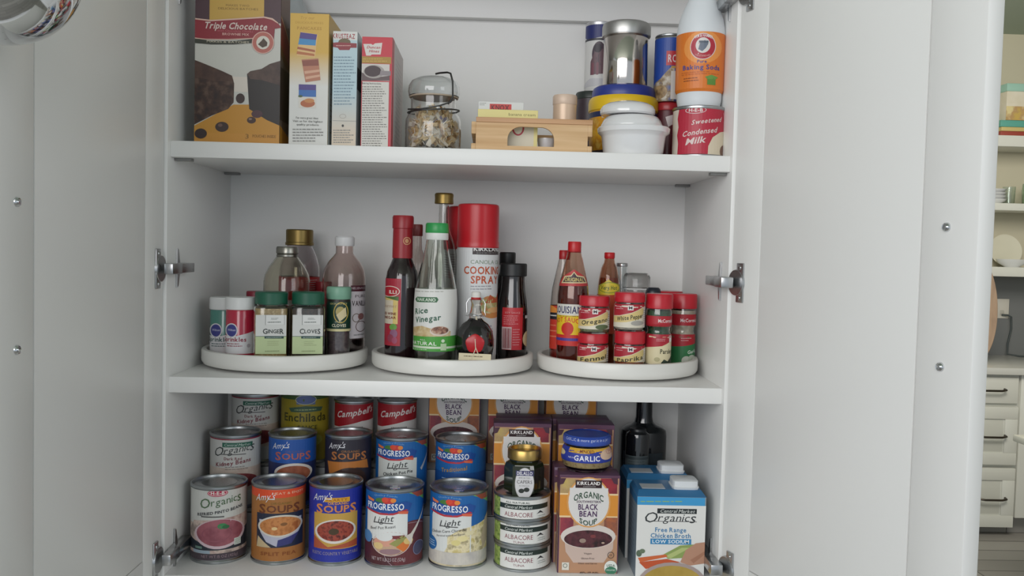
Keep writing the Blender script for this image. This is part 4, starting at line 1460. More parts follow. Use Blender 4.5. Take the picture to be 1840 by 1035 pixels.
def tall(cx, Y, lb, cont, art, x0):
    turned('spice_shaker', lb, 'jar', cx, Y, ZI,
           [('jar_body', GLASS('fdfdfb', .03), [(22, None), (23, 648), (23, 606), (22, 600), (20, 596), (20.5, 590), (23, 585), (23, 560), (22, 556), (22, 553)], {'shell': 1, 'wall': .0009, 'fill': (557, MOT(cont, 240))}),
            ('lid', C('bf2230', .3), [(23.5, 555), (24.5, 554), (24.5, 530), (23, 527.5)])], art)


tall(1183, .072, 'parsley shaker with red lid, left of the two tall red-lidded ones', ['1f4a30', '2f5c3c'],
     [dict(a=[('W', 'ddd2ac'), ('p', [(1150, 600), (1215, 600), (1215, 612), (1190, 622), (1150, 626)], 'ab2232'), ('r', 1202, 604, 1210, 615, 'e4e0de'), ('l', 1180, 1199, 608, 614, 2, 'd8a0a4'),
              ('t', 'Parsley', 1200, 632, 26, 8, '3c3c2c', 'b'), ('p', [(1186, 656), (1194, 646), (1200, 650), (1206, 640), (1212, 660)], '2c3c30'), ('e', 1182, 646, 5, 4, 'b8b088')], r=(601, 655), name='label'),
      dict(a=[('W', 'b0202e'), ('t', 'McCormick', 1199, 577, 34, 6, 'e4d4d4', 'b')], r=(568, 587), name='collar_label')], 1159)
tall(1226, .082, 'cream-filled shaker with red lid and green label, rightmost on the tray', ['d6cfbe', 'c8c0ac'],
     [dict(a=[('W', '2f7a48'), ('p', [(1195, 600), (1260, 600), (1260, 618), (1228, 622), (1195, 624)], 'b0202e'), ('l', 1224, 1242, 606, 614, 2, 'd8a0a4'), ('t', 'Garlic', 1243, 632, 14, 6, 'd8e4d8', 'b/'), ('e', 1234, 648, 8, 8, 'c8ccc0'), ('e', 1243, 646, 6, 8, 'b8c0b0')], r=(601, 655), name='label'),
      dict(a=[('W', 'b0202e'), ('t', 'McCormick', 1239, 576, 34, 6, 'e4d4d4', 'b')], r=(565, 585), name='collar_label')], 1205)
turned('pepper_grinder', 'dark blue-black topped grinder behind the white pepper jar', 'grinder', 1172, .165, ZI,
       [('grinder_body', C('2c3036', .3), [(13, None), (13.5, 630), (13, 530)]), ('grinder_head', C('20242e', .35), [(13.5, 531), (14, 526), (12, 519), (9, 516.5)])])
turned('spice_shaker', 'red-topped shaker at the back between the two tall red-lidded ones', 'jar', 1200, .192, ZI,
       [('jar_body', C('c8bfae', .3), [(22, None), (23, 630), (23, 545)]), ('lid', C('b01c28', .3), [(24, 547), (25, 545), (25, 525), (23.5, 523)])])

# ================================================================== TOP SHELF
kk = 'd8d7d2'
# --- brownie mix
carton('brownie_mix_box', 'large triple chocolate brownie mix box at far left of top shelf', 350, 504, None, .028, .052, ZT, .222,
       [('W', 'c9c8c0'), ('r', 340, -60, 520, 40, '4a3038'), ('r', 377, -60, 475, 38, 'c9a24e'), ('t', 'MAKES TWO', 427, 10, 42, 3.5, '7a5c28'), ('t', 'DELICIOUS BATCHES', 428, 16, 72, 3.5, '7a5c28'),
        ('r', 350, 138, 505, 165, 'd8cfc4'), ('p', [(345, 228), (388, 205), (420, 188), (448, 188), (490, 215), (512, 230), (512, 262), (345, 262)], 'c58c30'), ('r', 345, 240, 512, 262, 'c98e36'),
        ('p', [(345, 106), (356, 110), (376, 118), (400, 128), (417, 136), (421, 150), (420, 184), (410, 196), (380, 208), (345, 226)], MOT(['241410', '3c241a', '5a4438'], 90)),
        ('p', [(345, 106), (376, 118), (400, 128), (417, 136), (420, 146), (385, 146), (345, 136)], MOT(['3c241c', '553a2e'], 60)),
        ('p', [(444, 133), (450, 128), (470, 124), (485, 115), (512, 107), (512, 230), (480, 216), (448, 196)], '26201f'), ('p', [(444, 133), (450, 128), (470, 124), (485, 115), (512, 107), (512, 156), (470, 144), (450, 142)], MOT(['3c2a26', '5a463e'], 60)),
        ('e', 432, 177, 8, 9, '382420'), ('e', 462, 205, 10, 7, '4a2c34'), ('e', 452, 216, 8, 6, '40261e'), ('e', 399, 228, 12, 9, '382420'), ('e', 361, 240, 11, 9, '2c1c1c'),
        ('e', 396, 225, 4, 3, '6a5048'), ('e', 450, 214, 3, 2, '8a7468'), ('t', '3', 444, 245, 6, 8, '8a6420'), ('t', 'POUCHES INSIDE', 475, 245, 42, 5, '8a6420'),
        ('p', [(345, 68), (380, 74), (420, 76), (455, 71), (455, 74), (420, 79), (380, 79), (345, 76)], '38402c'), ('p', [(345, 70), (380, 74), (420, 74), (460, 70), (460, 77), (420, 80), (380, 80), (345, 77)], '33352a'),
        ('p', [(345, 32), (380, 37), (430, 34), (475, 31), (490, 34), (500, 42), (506, 50), (494, 52), (492, 74), (470, 72), (440, 70), (400, 71), (370, 70), (345, 67)], '8c2430'),
        ('p', [(345, 32), (380, 36), (430, 33), (475, 30), (490, 33), (500, 41), (500, 43), (489, 36), (475, 32.5), (430, 35.5), (380, 38.5), (345, 34.5)], 'd8b4a4'),
        ('p', [(345, 67), (370, 70), (410, 70.5), (455, 68.5), (455, 70), (410, 72), (370, 71.5), (345, 69)], 'd8b4a4'),
        ('t', 'Triple Chocolate', 423, 47, 113, 11, 'd8c8c0', 'bi'), ('t', 'with Chocolate Chunks', 423, 56, 64, 3.5, 'c0606a'), ('t', 'BROWNIE MIX', 424, 62, 48, 4, 'd8a8a0', 'b'), ('t', 'MAKES & BATCHES', 410, 75.5, 76, 3.5, 'b8b09c', 'b'),
        ('e', 473, 77, 20, 20, 'b8685c'), ('o', 473, 77, 20, 20, 1.5, 'd8b0a4'), ('e', 473, 77, 12, 12, 'd9d4c8'), ('p', [(464, 80), (470, 74), (474, 69), (481, 77), (480, 83), (472, 86)], '4c3a2c')],
       'R', [('r', 0, -60, 1, 45, '6a4c3c'), ('r', 0, 45, 1, 262, '6c625c'), ('p', [(0, 30), (.5, 45), (1, 68), (1, 108), (.5, 96), (0, 80)], '8c3a34'), ('p', [(0, 28), (.5, 44), (1, 66), (1, 69), (.5, 47), (0, 31)], 'd0a878'), ('p', [(0, 80), (.5, 96), (1, 106), (1, 120), (.5, 112), (0, 98)], '6c4c28'),
             ('r', 0, 120, 1, 215, '3c3230'), ('p', [(0, 225), (1, 240), (1, 262), (0, 262)], 'c08a34')], body='6a5a50')


def lines(x0, x1, y0, y1, n, c='8a8a86'):
    return ('l', x0, x1, y0, y1, n, c)


carton('cake_mix_box', 'tall yellow and white mix box with three pancake pictures', 520, 590, 24, .030, .15, ZT, None,
       [('W', GRAD('dcdcd8', 'd2a83e', .080, .125)), ('t', 'Try our', 552, 32, 26, 5, 'b88a28', 'i'), ('t', 'DELICIOUS MIXES', 556, 41, 50, 3.5, 'b88a28'), ('t', 'PANCAKES', 556, 51, 44, 5, 'b88a28', 'b'),
        ('p', [(541, 57), (571, 62), (566, 103), (533, 100)], 'e0b87c'), ('p', [(540, 58), (570, 62), (568, 72), (538, 69)], '4a3a86'), ('p', [(538, 69), (568, 72), (567, 82), (536, 80)], '3a8ac0'), ('p', [(535, 84), (566, 90), (566, 94), (534, 88)], 'a85a34'), ('p', [(534, 92), (565, 97), (565, 101), (533, 97)], 'b86c3c'),
        ('p', [(542, 107), (572, 105), (576, 144), (549, 148)], 'b8785c'), ('p', [(543, 109), (572, 107), (573, 118), (544, 119)], '8c4a3a'), ('p', [(547, 128), (574, 125), (575, 129), (548, 133)], 'd8a88c'), ('p', [(549, 138), (575, 134), (575, 138), (549, 143)], 'd8a88c'),
        ('r', 537, 152, 568, 194, 'dcd6cc'), ('r', 537, 152, 568, 162, '4a3a86'), ('r', 537, 162, 568, 174, '2c6ab4'), ('e', 540, 173, 4, 2, '3c5a34'), ('e', 553, 186, 13, 7, 'b4643c'), ('e', 556, 181, 9, 4, 'c88850'),
        ('t', 'For more great ideas', 552, 212, 40, 3.5, '4a4a48'), ('t', 'Visit us for the highest', 553, 218, 54, 3.5, '4a4a48'), ('t', 'quality products', 553, 224, 40, 3.5, '4a4a48'),
        lines(526, 584, 230, 256, 5), ('r', 527, 259.5, 578, 260.5, 'a82838')],
       'R', [('W', GRAD('d2d2ce', 'c9a040', .080, .125)), lines(.1, .8, 60, 240, 18, 'b8a880')], body='c8b06a')
carton('pancake_mix_box', 'narrow white and pale blue mix box with maroon ribbon logo', 597, 641, 56, .034, .13, ZT, None,
       [('W', GRAD('d8c8b4', 'b4cdd6', .02, .075)), ('r', 590, 50, 650, 72, 'd9dad6'), ('t', 'KRUSTEAZ', 618, 65, 40, 8, 'a02c34', 'b'), ('e', 619, 76, 11, 7, '6a5a3c'), ('p', [(596, 77), (607, 76), (641, 78), (641, 86), (630, 86), (628, 90), (610, 90), (607, 86), (596, 84)], '8c2430'), ('l', 604, 634, 80, 84, 1, 'd8a8a0'),
        lines(600, 640, 100, 190, 16, '7a94a4'), ('o', 616, 209, 6, 4, .7, 'a8a098'), ('r', 598, 217, 640, 217.6, '888888'), ('e', 616, 226, 2, 2.4, '333333'), lines(599, 640, 232, 258, 6)],
       'R', [('W', 'b8c4c8'), ('r', 0, 120, .3, 160, '3c3c44')], body='c4ccce')
carton('cake_mix_box', 'red cake mix box showing a spoon of batter, beside glass jar', 649, 704, 66, .030, .14, ZT, None,
       [('W', 'bf2638'), ('r', 641, 66, 710, 102, 'c4283a'), ('p', [(653, 79), (667, 79), (670, 81), (674, 78), (687, 77), (684, 98), (668, 98), (666, 100), (658, 100)], 'd8d2cc'), ('t', 'Duncan', 671, 85, 24, 4.5, 'b03040', 'bi'), ('t', 'Hines', 672, 92, 18, 4.5, 'b03040', 'bi'),
        ('r', 648, 102, 703, 114, 'a8832c'), lines(652, 700, 104, 112, 2, 'c9a44c'), ('r', 649, 115, 700, 145, 'cfc9c4'), ('p', [(650, 130), (668, 140), (700, 136), (700, 145), (650, 145)], '5c4a4c'), ('e', 672, 129, 19, 12, 'a49c98'), ('e', 670, 128, 15, 10, '38242a'), ('p', [(684, 127), (702, 128), (702, 136), (682, 136)], '8a8084'),
        ('r', 650, 147, 698, 266, 'd4d1ca'), ('t', 'Baking Instructions', 668, 150, 34, 3, '444444', 'b'), lines(651, 696, 154, 264, 26, '77756f')],
       'R', [('W', 'c9bebb'), ('r', 0, 60, .14, 270, 'b8283a'), lines(.3, .9, 90, 250, 18, 'b0a8a4')], body='c8bcb8')


# --- clear bag behind the boxes
bm = bmesh.new()
bmesh.ops.create_icosphere(bm, subdivisions=4, radius=1)
bx_, bz_ = XA(534, .22, .5), ZT + .10
for v in bm.verts:
    n_ = v.co.normalized()
    k = 1 + .05 * sin(7 * n_.x + 3 * n_.z) * cos(9 * n_.z) + .03 * sin(21 * n_.z + 13 * n_.x)
    v.co = Vector((n_.x * .030 * k, n_.y * .035 * k, .125 + n_.z * .125 * k))
zmin = min(v.co.z for v in bm.verts)
for v in bm.verts:
    v.co.z -= zmin
plm = C('b9bfc0', .25, 0, .5)
o = frombm('plastic_bag', bm, plm, None, 60)
o.location = (bx_ - .004, .215, ZT)
tag(o, 'crumpled grey plastic bag behind the brownie box and yellow mix box', 'bag')


# --- glass jar of paper strips
def wires(t, X, s, Z):
    zr = Z(201)
    R = 46 * s
    tube('bail_ring', [(R * cos(a), R * sin(a), zr + .003 * sin(a + 1)) for a in [2 * pi * i / 40 for i in range(40)]], .0011, C('5c5c5c', .4, 1), t, closed=True)
    P = [(-R * .1, R * .35, Z(135) + .004)]
    tube('bail_wire', [(.55 * R, -.86 * R, Z(192)), (.72 * R, -.75 * R, Z(178)), (.70 * R, -.70 * R, Z(150)), (.62 * R, -.6 * R, Z(136)), (.5 * R, -.45 * R, Z(133)), (.2 * R, -.2 * R, Z(132.5)), (.05 * R, -.1 * R, Z(133.5))], .0013, C('5c5c5c', .4, 1), t)
    tube('bail_latch', [(-.98 * R, -.3 * R, Z(200)), (-.5 * R, -.9 * R, Z(203)), (.2 * R, -1.02 * R, Z(197)), (.65 * R, -.8 * R, Z(188)), (.72 * R, -.72 * R, Z(178))], .0011, C('5c5c5c', .4, 1), t)


tj, Xj, sj, Zj = turned('glass_jar', 'glass clip-top jar in the middle of the top shelf', 'jar', 779, .078, ZT,
       [('jar_body', GLASS('fdfdfc', .02), [(47, None), (50, 262), (50.5, 225), (50, 212), (46, 203), (42, 197), (41, 190), (41, 172)], {'shell': 1, 'wall': .0022}),
        ('glass_lid', GLASS('fafcfc', .02), [(42, 170), (45, 168), (46.5, 160), (45.5, 150), (41, 142), (30, 137), (10, 135.5), (.5, 135.4)], {'shell': 1, 'wall': .002}),
        ('gasket', C('b8a894', .6), [(43, 172), (44, 171), (44, 169.5), (43, 169)])], extra=wires)
V, Fc, mi = [], [], []
rr = random.Random(3)
pm = [C('ecd6ac', .7), C('dfc494', .7), C('efe8da', .7), C('8a849c', .7), C('c49c68', .7), C('d8cabc', .7)]
Rj = 42 * sj
for i in range(900):
    L, W_, T_ = rr.uniform(.016, .034), rr.uniform(.004, .0078), .001
    a = rr.uniform(0, 2 * pi)
    rad = Rj * sqrt(rr.uniform(.45, 1)) - .003
    c = Vector((rad * cos(a), rad * sin(a), .014 + rr.random() ** 1.1 * (Zj(178) - .034)))
    Rm = (Matrix.Rotation(rr.uniform(0, 2 * pi), 3, 'Z') @ Matrix.Rotation(rr.uniform(-1.2, 1.2), 3, 'Y') @ Matrix.Rotation(rr.uniform(0, 3), 3, 'X'))
    P = [c + Rm @ Vector((sx * L / 2, sy * W_ / 2, sz * T_ / 2)) for sx in (-1, 1) for sy in (-1, 1) for sz in (-1, 1)]
    lim = (Rj - .001) if c.z > Zj(212) else (Rj + .002)
    if max(sqrt(p.x ** 2 + p.y ** 2) for p in P) > (37.5 * sj if max(p.z for p in P) > Zj(214) else 46.8 * sj) or min(p.z for p in P) < .0035:
        continue
    b0 = len(V)
    V += P
    for f in ((0, 1, 3, 2), (4, 6, 7, 5), (0, 4, 5, 1), (2, 3, 7, 6), (0, 2, 6, 4), (1, 5, 7, 3)):
        Fc.append(tuple(b0 + k for k in f))
        mi.append(0)
    k = rr.choices(range(6), (7, 4, 5, .5, 1.5, 2))[0]
    for q in range(6):
        mi[-1 - q] = k
o = fromv('paper_strips', V, Fc, pm, None, None, mi)
o.location = tj.location
tag(o, 'heap of tan and cream paper strips inside the glass clip-top jar', 'paper strips', None, 'stuff')

# --- wooden crate
cx0, cx1 = XA(855, .02, ZT + .02), XA(1056, .02, ZT + .02)
zf0, zf1 = ZT, AT(955, 221, .02).z
wd = WOOD('c49c6c', 'd9b78a', (3, 60, 60))
cr = thing('wooden_crate', 'small pale wooden crate with cut-out handle, top shelf centre', 'crate', ((cx0 + cx1) / 2, .085, ZT))
cw = (cx1 - cx0) / 2
cyc = .085
s_ = (.02 - CY) / F
hx0, hx1 = XA(912, .02, .33) - (cx0 + cx1) / 2, XA(996, .02, .33) - (cx0 + cx1) / 2
hz0, hz1 = AT(955, 263, .02).z - ZT, AT(955, 228, .02).z - ZT
Hc = zf1 - ZT


def crate_panel(name, y):
    hole = [(hx0, hz0), (hx1, hz0), (hx1, hz0 + (hz1 - hz0) * .35)]
    n = 9
    hh = hz1 - hz0
    rx = (hx1 - hx0) * .30
    for i in range(1, n):
        a = pi / 2 * i / n
        hole.append((hx1 - rx + rx * cos(a), hz0 + hh * .35 + hh * .65 * sin(a)))
    for i in range(0, n):
        a = pi / 2 + pi / 2 * i / n
        hole.append((hx0 + rx + rx * cos(a), hz0 + hh * .35 + hh * .65 * sin(a)))
    hole.append((hx0, hz0 + hh * .35))
    outer = [(-cw, 0), (cw, 0), (cw, Hc), (-cw, Hc)]
    tt = tessellate_polygon([[Vector((a, b, 0)) for a, b in outer], [Vector((a, b, 0)) for a, b in hole]])
    P = outer + hole
    N = len(P)
    th = .006
    V = [(a, y, b) for a, b in P] + [(a, y + th, b) for a, b in P]
    Fc = []
    for t in tt:
        Fc.append(tuple(t))
        Fc.append(tuple(N + i for i in reversed(t)))
    for r_ in (range(4), range(4, N)):
        r_ = list(r_)
        for i, a in enumerate(r_):
            b = r_[(i + 1) % len(r_)]
            Fc.append((a, b, N + b, N + a))
    bm = bmesh.new()
    vs = [bm.verts.new(v) for v in V]
    for f in Fc:
        try:
            bm.faces.new([vs[i] for i in f])
        except ValueError:
            pass
    return frombm(name, bm, wd, cr)


crate_panel('front_panel', -.065)
crate_panel('rear_panel', .059)
for sx in (-1, 1):
    a, b = sorted((sx * cw, sx * (cw + .006)))
    box('end_slat', (a, -.065, 0), (b, .065, .010), wd, cr, .0006)
    box('end_slat', (a, -.065, Hc - .016), (b, .065, Hc), wd, cr, .0006)
box('crate_floor', (-cw, -.0585, .0005), (cw, .0585, .004), wd, cr)
box('top_rail', (-cw, -.0672, Hc - .0005), (cw + .006, -.058, Hc + .006), WOOD('b88a60', 'cda27a', (3, 50, 50)), cr, .0006)

# things in the crate
zc = ZT + .0042
KY = .060
carton('gelatin_box', 'white gelatin box with red name panel, standing in the crate', 859, 940, 183, KY, .018, zc, None,
       [('W', 'd9dad8'), ('r', 880, 187, 919, 199, 'c43c38'), ('t', 'KNOX', 899, 193.5, 32, 8.5, '5c1014', 'b'), lines(862, 874, 184, 190, 2), ('o', 931, 230, 11, 14, 3, 'b02c38'), ('r', 857, 246, 945, 275, 'd8d0bc'), ('l', 912, 922, 236, 239, 1, '333333')], None, (), 'd9dad8')
carton('pudding_box', 'pale yellow banana cream pudding box in front of the gelatin box', 858, 966, 197, .044, .014, zc, None,
       [('W', 'e4d890'), ('t', 'banana cream', 938, 206, 48, 5, '6a6434', ''), ('r', 858, 214, 959, 275, 'd9d2bc'), ('o', 931, 230, 11, 14, 3, 'b02c38'), ('l', 910, 920, 236, 239, 1, '333333')], None, (), 'dccf8c')
turned('ramekin', 'small white cup seen through the crate handle', 'cup', 981, .066, zc,
       [('cup_body', C('d9d9dc', .25, 0, .5), [(11, None), (14, 262), (16, 250), (16, 248), (14.5, 248), (12, 262), (3, 266)])])
turned('copper_tumbler', 'pale copper coloured cylinder tin standing in the crate', 'tin', 1014, .095, zc,
       [('tin_body', C('dcc0a6', .35, .15), [(20, None), (21, 268), (21, 186)]), ('lid', C('dcc4b0', .45, .1), [(21.3, 187), (21.8, 186), (21.8, 172), (20.5, 169.5)])])

# --- stack: brown tin + salt canister
turned('cocoa_tin', 'dark brown tin at the back beside the copper tin', 'tin', 1062, .236, ZT,
       [('tin_body', MOT(['3c3038', '4c4048'], 30, .4), [(27, None), (28, 262), (28, 176)]), ('lid', C('2c3432', .4), [(28.3, 177), (29, 176), (29, 166), (27.5, 164)])])
zl = TOP[0] + .0003
turned('salt_canister', 'navy and white salt canister standing on the dark tin', 'canister', 1077, .236, zl,
       [('canister_body', C('d6d6d4', .5), [(25, None), (25.5, 158), (25.5, 44), (25, 42)]), ('canister_rim', C('c8c8ca', .35, .6), [(25.8, 45), (26, 44), (26, 40), (24.5, 39)])],
       [dict(a=[('W', 'd6d6d4'), ('w', 40, 64, '28306c'), ('p', [(1050, 64), (1058, 70), (1080, 66), (1105, 72), (1105, 60), (1050, 60)], '28306c'), ('w', 68, 72, '3c3c44'), ('e', 1076, 96, 12, 22, '4a3c48'), ('p', [(1062, 110), (1072, 84), (1084, 88), (1088, 132), (1062, 134)], '6a5058'),
                ('e', 1074, 86, 7, 8, '2c2430'), ('r', 1064, 112, 1068, 134, '7d4c58'), ('r', 1072, 112, 1076, 134, '7d4c58'), ('p', [(1050, 150), (1062, 140), (1105, 142), (1105, 152), (1050, 156)], 'c4c4c8')], r=(42, 160), name='label')])
# --- tub + steel canister
turned('cocoa_drink_tub', 'yellow tub with broad blue lid under the steel canister', 'tub', 1119, .153, ZT,
       [('tub_body', C('dfa826', .35), [(56, None), (59, 268), (60.5, 200), (60.5, 196)]),
        ('tub_rim', C('e6c026', .35), [(61, 197), (62.5, 195), (62.5, 180), (61, 174), (58, 171)]),
        ('lid', C('2f3d8c', .35), [(56, 175), (57, 172), (56.5, 160), (54, 154), (50, 152)])],
       [dict(a=[('W', 'd69a28'), ('w', 196, 207, '26305c'), ('p', [(1060, 206), (1074, 207), (1082, 222), (1086, 250), (1078, 268), (1060, 270)], MOT(['e0b02c', 'c88a20', 'e8c860'], 60)), ('w', 268, 280, '2c2c34'), ('t', 'D', 1088, 203, 8, 8, 'd8d8dc', 'b'), ('r', 1083, 198, 1092, 209, 'c9c9d0')], r=(197, 276), name='label')])
zl = TOP[0] + .0003
turned('steel_canister', 'shiny steel canister with brushed lid on the blue-lidded tub', 'canister', 1124.5, .150, zl,
       [('canister_body', C('cfc8c2', .10, 1.0), [(39, None), (40, 150), (40, 62), (38.5, 60)]), ('lid', C('bcbcba', .4, 1.0), [(40.5, 61), (43, 60), (43.5, 58), (43.5, 42), (42, 38), (38, 36.5)])])

# --- white ramekin crock with nested bowls
por = C('e2e3e4', .12, 0, .8)
rib = lambda a: 1 + .006 * cos(30 * a)
turned('ramekin', 'white fluted ramekin in front of the yellow tub', 'bowl', 1138, .052, ZT,
       [('bowl_body', por, [(50, None), (54, 270), (57, 244), (58, 240), (64, 234), (65, 226), (63.5, 224), (60, 225), (56, 236), (50, 262), (8, 266)])])
turned('sauce_bowl', 'small white bowl upside down in the fluted ramekin', 'bowl', 1135, .052, ZT + .027,
       [('bowl_body', por, [(47, None), (52, 236), (55.5, 226), (55, 220), (51, 212), (47, 207), (40, 205)])])
turned('sauce_bowl', 'topmost small white bowl in the stack over the ramekin', 'bowl', 1128, .052, AT(1131, 206, .052).z - .002,
       [('bowl_body', por, [(42, None), (46, 206), (49, 200), (49.5, 193), (46, 187), (38, 183), (20, 181), (8, 180.5)])])

# --- blue can on dark red can
turned('syrup_can', 'dark red can under the blue can, behind the condensed milk', 'can', 1199, .150, ZT,
       [('can_body', C('5c222c', .35), [(21, None), (22, 266), (22, 200), (21, 196)]), ('lid', C('a82c34', .35), [(22.5, 198), (23, 196), (23, 186), (21.5, 184)])],
       [dict(a=[('W', '5c222c'), ('p', [(1195, 210), (1208, 206), (1210, 222), (1200, 228)], 'cfc4c4')], r=(200, 262), name='label')])
zl = TOP[0] + .0003
turned('baking_powder_can', 'blue can with red name panel stacked behind the baking soda', 'can', 1203, .148, zl,
       [('can_body', TIN, [(26, None), (27, 181), (27, 67), (26, 65.5), (27, 64), (27, 62), (26, 61), (25.5, 65)])],
       [dict(a=[('W', '23479a'), ('p', [(1170, 150), (1188, 140), (1206, 120), (1212, 120), (1212, 186), (1170, 186)], MOT(['c9c4b8', '8a7450', '5c6a98'], 80)), ('r', 1197, 92, 1240, 117, 'b8323e'), ('t', 'ROYAL', 1222, 105, 44, 13, 'd9c8c8', 'b'), ('r', 1206, 119, 1240, 122, 'c09a50'), ('e', 1188, 164, 12, 12, MOT(['b09468', '6c5438'], 120)), ('r', 1206, 128, 1240, 178, 'd4d0cc')],
            r=(67, 181), name='label')])

# --- condensed milk + baking soda
MILK = can('condensed_milk_can', 'red sweetened condensed milk can at the right end of top shelf', 1208, 1303, .058, ZT, None,
    [('W', 'b5283e'), ('p', [(1190, 180), (1220, 180), (1221, 195), (1219, 210), (1221, 225), (1219, 240), (1221, 255), (1220, 290), (1190, 290)], 'd9cfc0'),
     ('p', [(1310, 232), (1292, 236), (1280, 246), (1273, 262), (1272, 290), (1310, 290)], 'd8ccb4'), ('e', 1300, 270, 7, 12, '7a5a4a'),
     ('e', 1250, 197, 18, 6.5, 'd8c4c4'), ('e', 1250, 197, 16.8, 5.4, 'b5283e'), ('t', 'H-E-B', 1250, 197, 24, 6, 'e4d8d4', 'b'),
     ('t', 'Sweetened', 1268, 216, 50, 8, 'dcc8c4', 'ib/'), ('t', 'Condensed', 1257, 236, 58, 9, 'dcc8c4', 'ib/'), ('t', 'Milk', 1251, 252, 34, 11, 'dcc8c4', 'ib/'), ('p', [(1296, 200), (1304, 198), (1304, 212), (1298, 214)], 'c86070')],
    yt=188, margin=.003)
zl = MILK[0].location.z + MILK[3] + .0003
turned('baking_soda_bottle', 'baking soda shaker with orange label on the condensed milk can', 'bottle', 1259, .058, zl,
       [('bottle_body', C('dde2e6', .45), [(37, None), (39.5, 178), (40, 165), (42.5, 160), (43, 58), (42, 46), (39, 30), (33, 14), (26, 0), (22, -10)]),
        ('cap', C('d4d8dc', .4), [(23, -9), (24, -10), (24, -28), (22, -31)])],
       [dict(a=[('W', 'dc7a2c'), ('e', 1263, 84, 32, 30, 'e8964a'), ('e', 1263, 83, 22, 24, 'd8c8c4'), ('e', 1263, 83, 20.5, 22.5, 'b02c3c'), ('e', 1263, 81, 12.5, 14, 'dcd8d4'), ('t', 'ARM & HAMMER', 1263, 65, 32, 5, 'e8dcd8', 'bU'),
                ('p', [(1255, 88), (1258, 76), (1266, 72), (1272, 78), (1268, 86), (1262, 92)], '6a7484'), ('r', 1256, 73, 1272, 76.5, '55606e'), ('t', 'THE STANDARD', 1263, 99, 26, 3, 'e0b0a8', 'D'),
                ('t', 'Pure', 1262, 110, 16, 5, '4a4a8c', 'b'), ('t', 'Baking Soda', 1261, 120, 62, 8, '4a4a8c', 'b'), lines(1228, 1296, 127, 134, 2, 'c0642c'), lines(1232, 1262, 137, 146, 2, '8a4a24'), ('r', 1272, 138, 1286, 152, '5c8a3c'), ('p', [(1268, 138), (1279, 134), (1290, 138), (1286, 142), (1272, 142)], '6c9a48')],
            r=(56, 163), name='label')])

# ================================================================== CHROME PENDANT (top left, near)
pc = AT(0, -60, -.5)
pr_ = (AT(139, -60, -.5) - pc).length
pl = thing('pendant_lamp', 'shiny chrome dome pendant lamp at the upper left corner', 'lamp', (pc.x, pc.y, pc.z - pr_))
prof = []
for i in range(0, 22):
    a = -pi / 2 + pi * i / 24
    rr_ = pr_ * cos(a)
    zz = pr_ + pr_ * sin(a)
    prof.append((rr_ if i else 0, zz))
prof += [(.008, pr_ * 2 - .001), (.008, pr_ * 2 + .03), (0, pr_ * 2 + .03)]
lathe('lamp_shade', prof, CHROME, pl, 64)
lathe('cord', [(.0025, pr_ * 2 + .028), (.0025, CLZ - pl.location.z - .02), (.05, CLZ - pl.location.z - .018), (.05, CLZ - pl.location.z)], C('d8d8d8', .5), pl, 16)

# ================================================================== KITCHEN BEHIND
KW = C('dadad2', .4)
Y1, YW = 3.53, 4.142
kb = thing('base_cabinet', 'white base cabinet with three drawers under the far counter', 'cabinet', (2.6, 3.84, FZ))


def kbox(name, a, b, mat, parent, root, bev=.003):
    o = box(name, a, b, mat, parent, bev)
    if parent is root:
        o.location = -root.location
    return o


xr = XA(1833, Y1, -.6)
xl = xr - .62
kbox('cabinet_body', (xl, Y1 + .02, FZ + .10), (xr, YW - .002, -.425), KW, kb, kb)
kbox('toe_kick', (xl, Y1 + .07, FZ), (xr, YW - .002, FZ + .10), C('8f8d88', .6), kb, kb)


def kz(y):
    return AT(1800, y, Y1).z


for ya, yb, yh in ((678, 725, 701), (731, 835, 784), (841, 947, 896)):
    za, zb_ = kz(yb), kz(ya)
    d = kbox('drawer', (xl + .004, Y1, za), (xr - .012, Y1 + .019, zb_), KW, kb, kb, .003)
    if yb > 730:
        f = kbox('drawer_panel', (xl + .075, Y1 - .0005, za + .07), (xr - .085, Y1 + .004, zb_ - .07), C('cfcfc6', .45), d, kb, .002)
        # raised frame round the recessed centre
        bm = bmesh.new()
        for a, b in (((xl + .004, za), (xr - .012, za + .065)), ((xl + .004, zb_ - .065), (xr - .012, zb_)), ((xl + .004, za + .065), (xl + .07, zb_ - .065)), ((xr - .08, za + .065), (xr - .012, zb_ - .065))):
            bbox(bm, (a[0], Y1 - .008, a[1]), (b[0], Y1, b[1]), .002)
        frombm('drawer_frame', bm, KW, d, 40)
    hzz = kz(yh)
    xh = XA(1810, Y1 - .03, hzz)
    tube('handle', [(xh, Y1 - .006, hzz + .006), (xh - .004, Y1 - .03, hzz + .004), (xh - .03, Y1 - .036, hzz), (xh - .12, Y1 - .036, hzz), (xh - .15, Y1 - .03, hzz + .004), (xh - .154, Y1 - .006, hzz + .006)], .006, C('5c554e', .35, 1), d)
kc = thing('base_cabinet', 'white base cabinet at the right edge of the frame, no drawers', 'cabinet', (3.4, 3.84, FZ))
kbox('cabinet_body', (xr + .003, Y1 + .004, FZ + .10), (4.9, YW - .002, -.425), KW, kc, kc)
kbox('toe_kick', (xr + .003, Y1 + .07, FZ), (4.9, YW - .002, FZ + .10), C('8f8d88', .6), kc, kc)
o = box('countertop', (xl, Y1 - .03, -.425), (4.9, YW - .002, -.388), C('c9c8c2', .18), None, .003)
tag(o, 'long pale countertop running over the far base cabinets', 'countertop')


def wz(y, Y=3.87):
    return AT(1810, y, Y).z


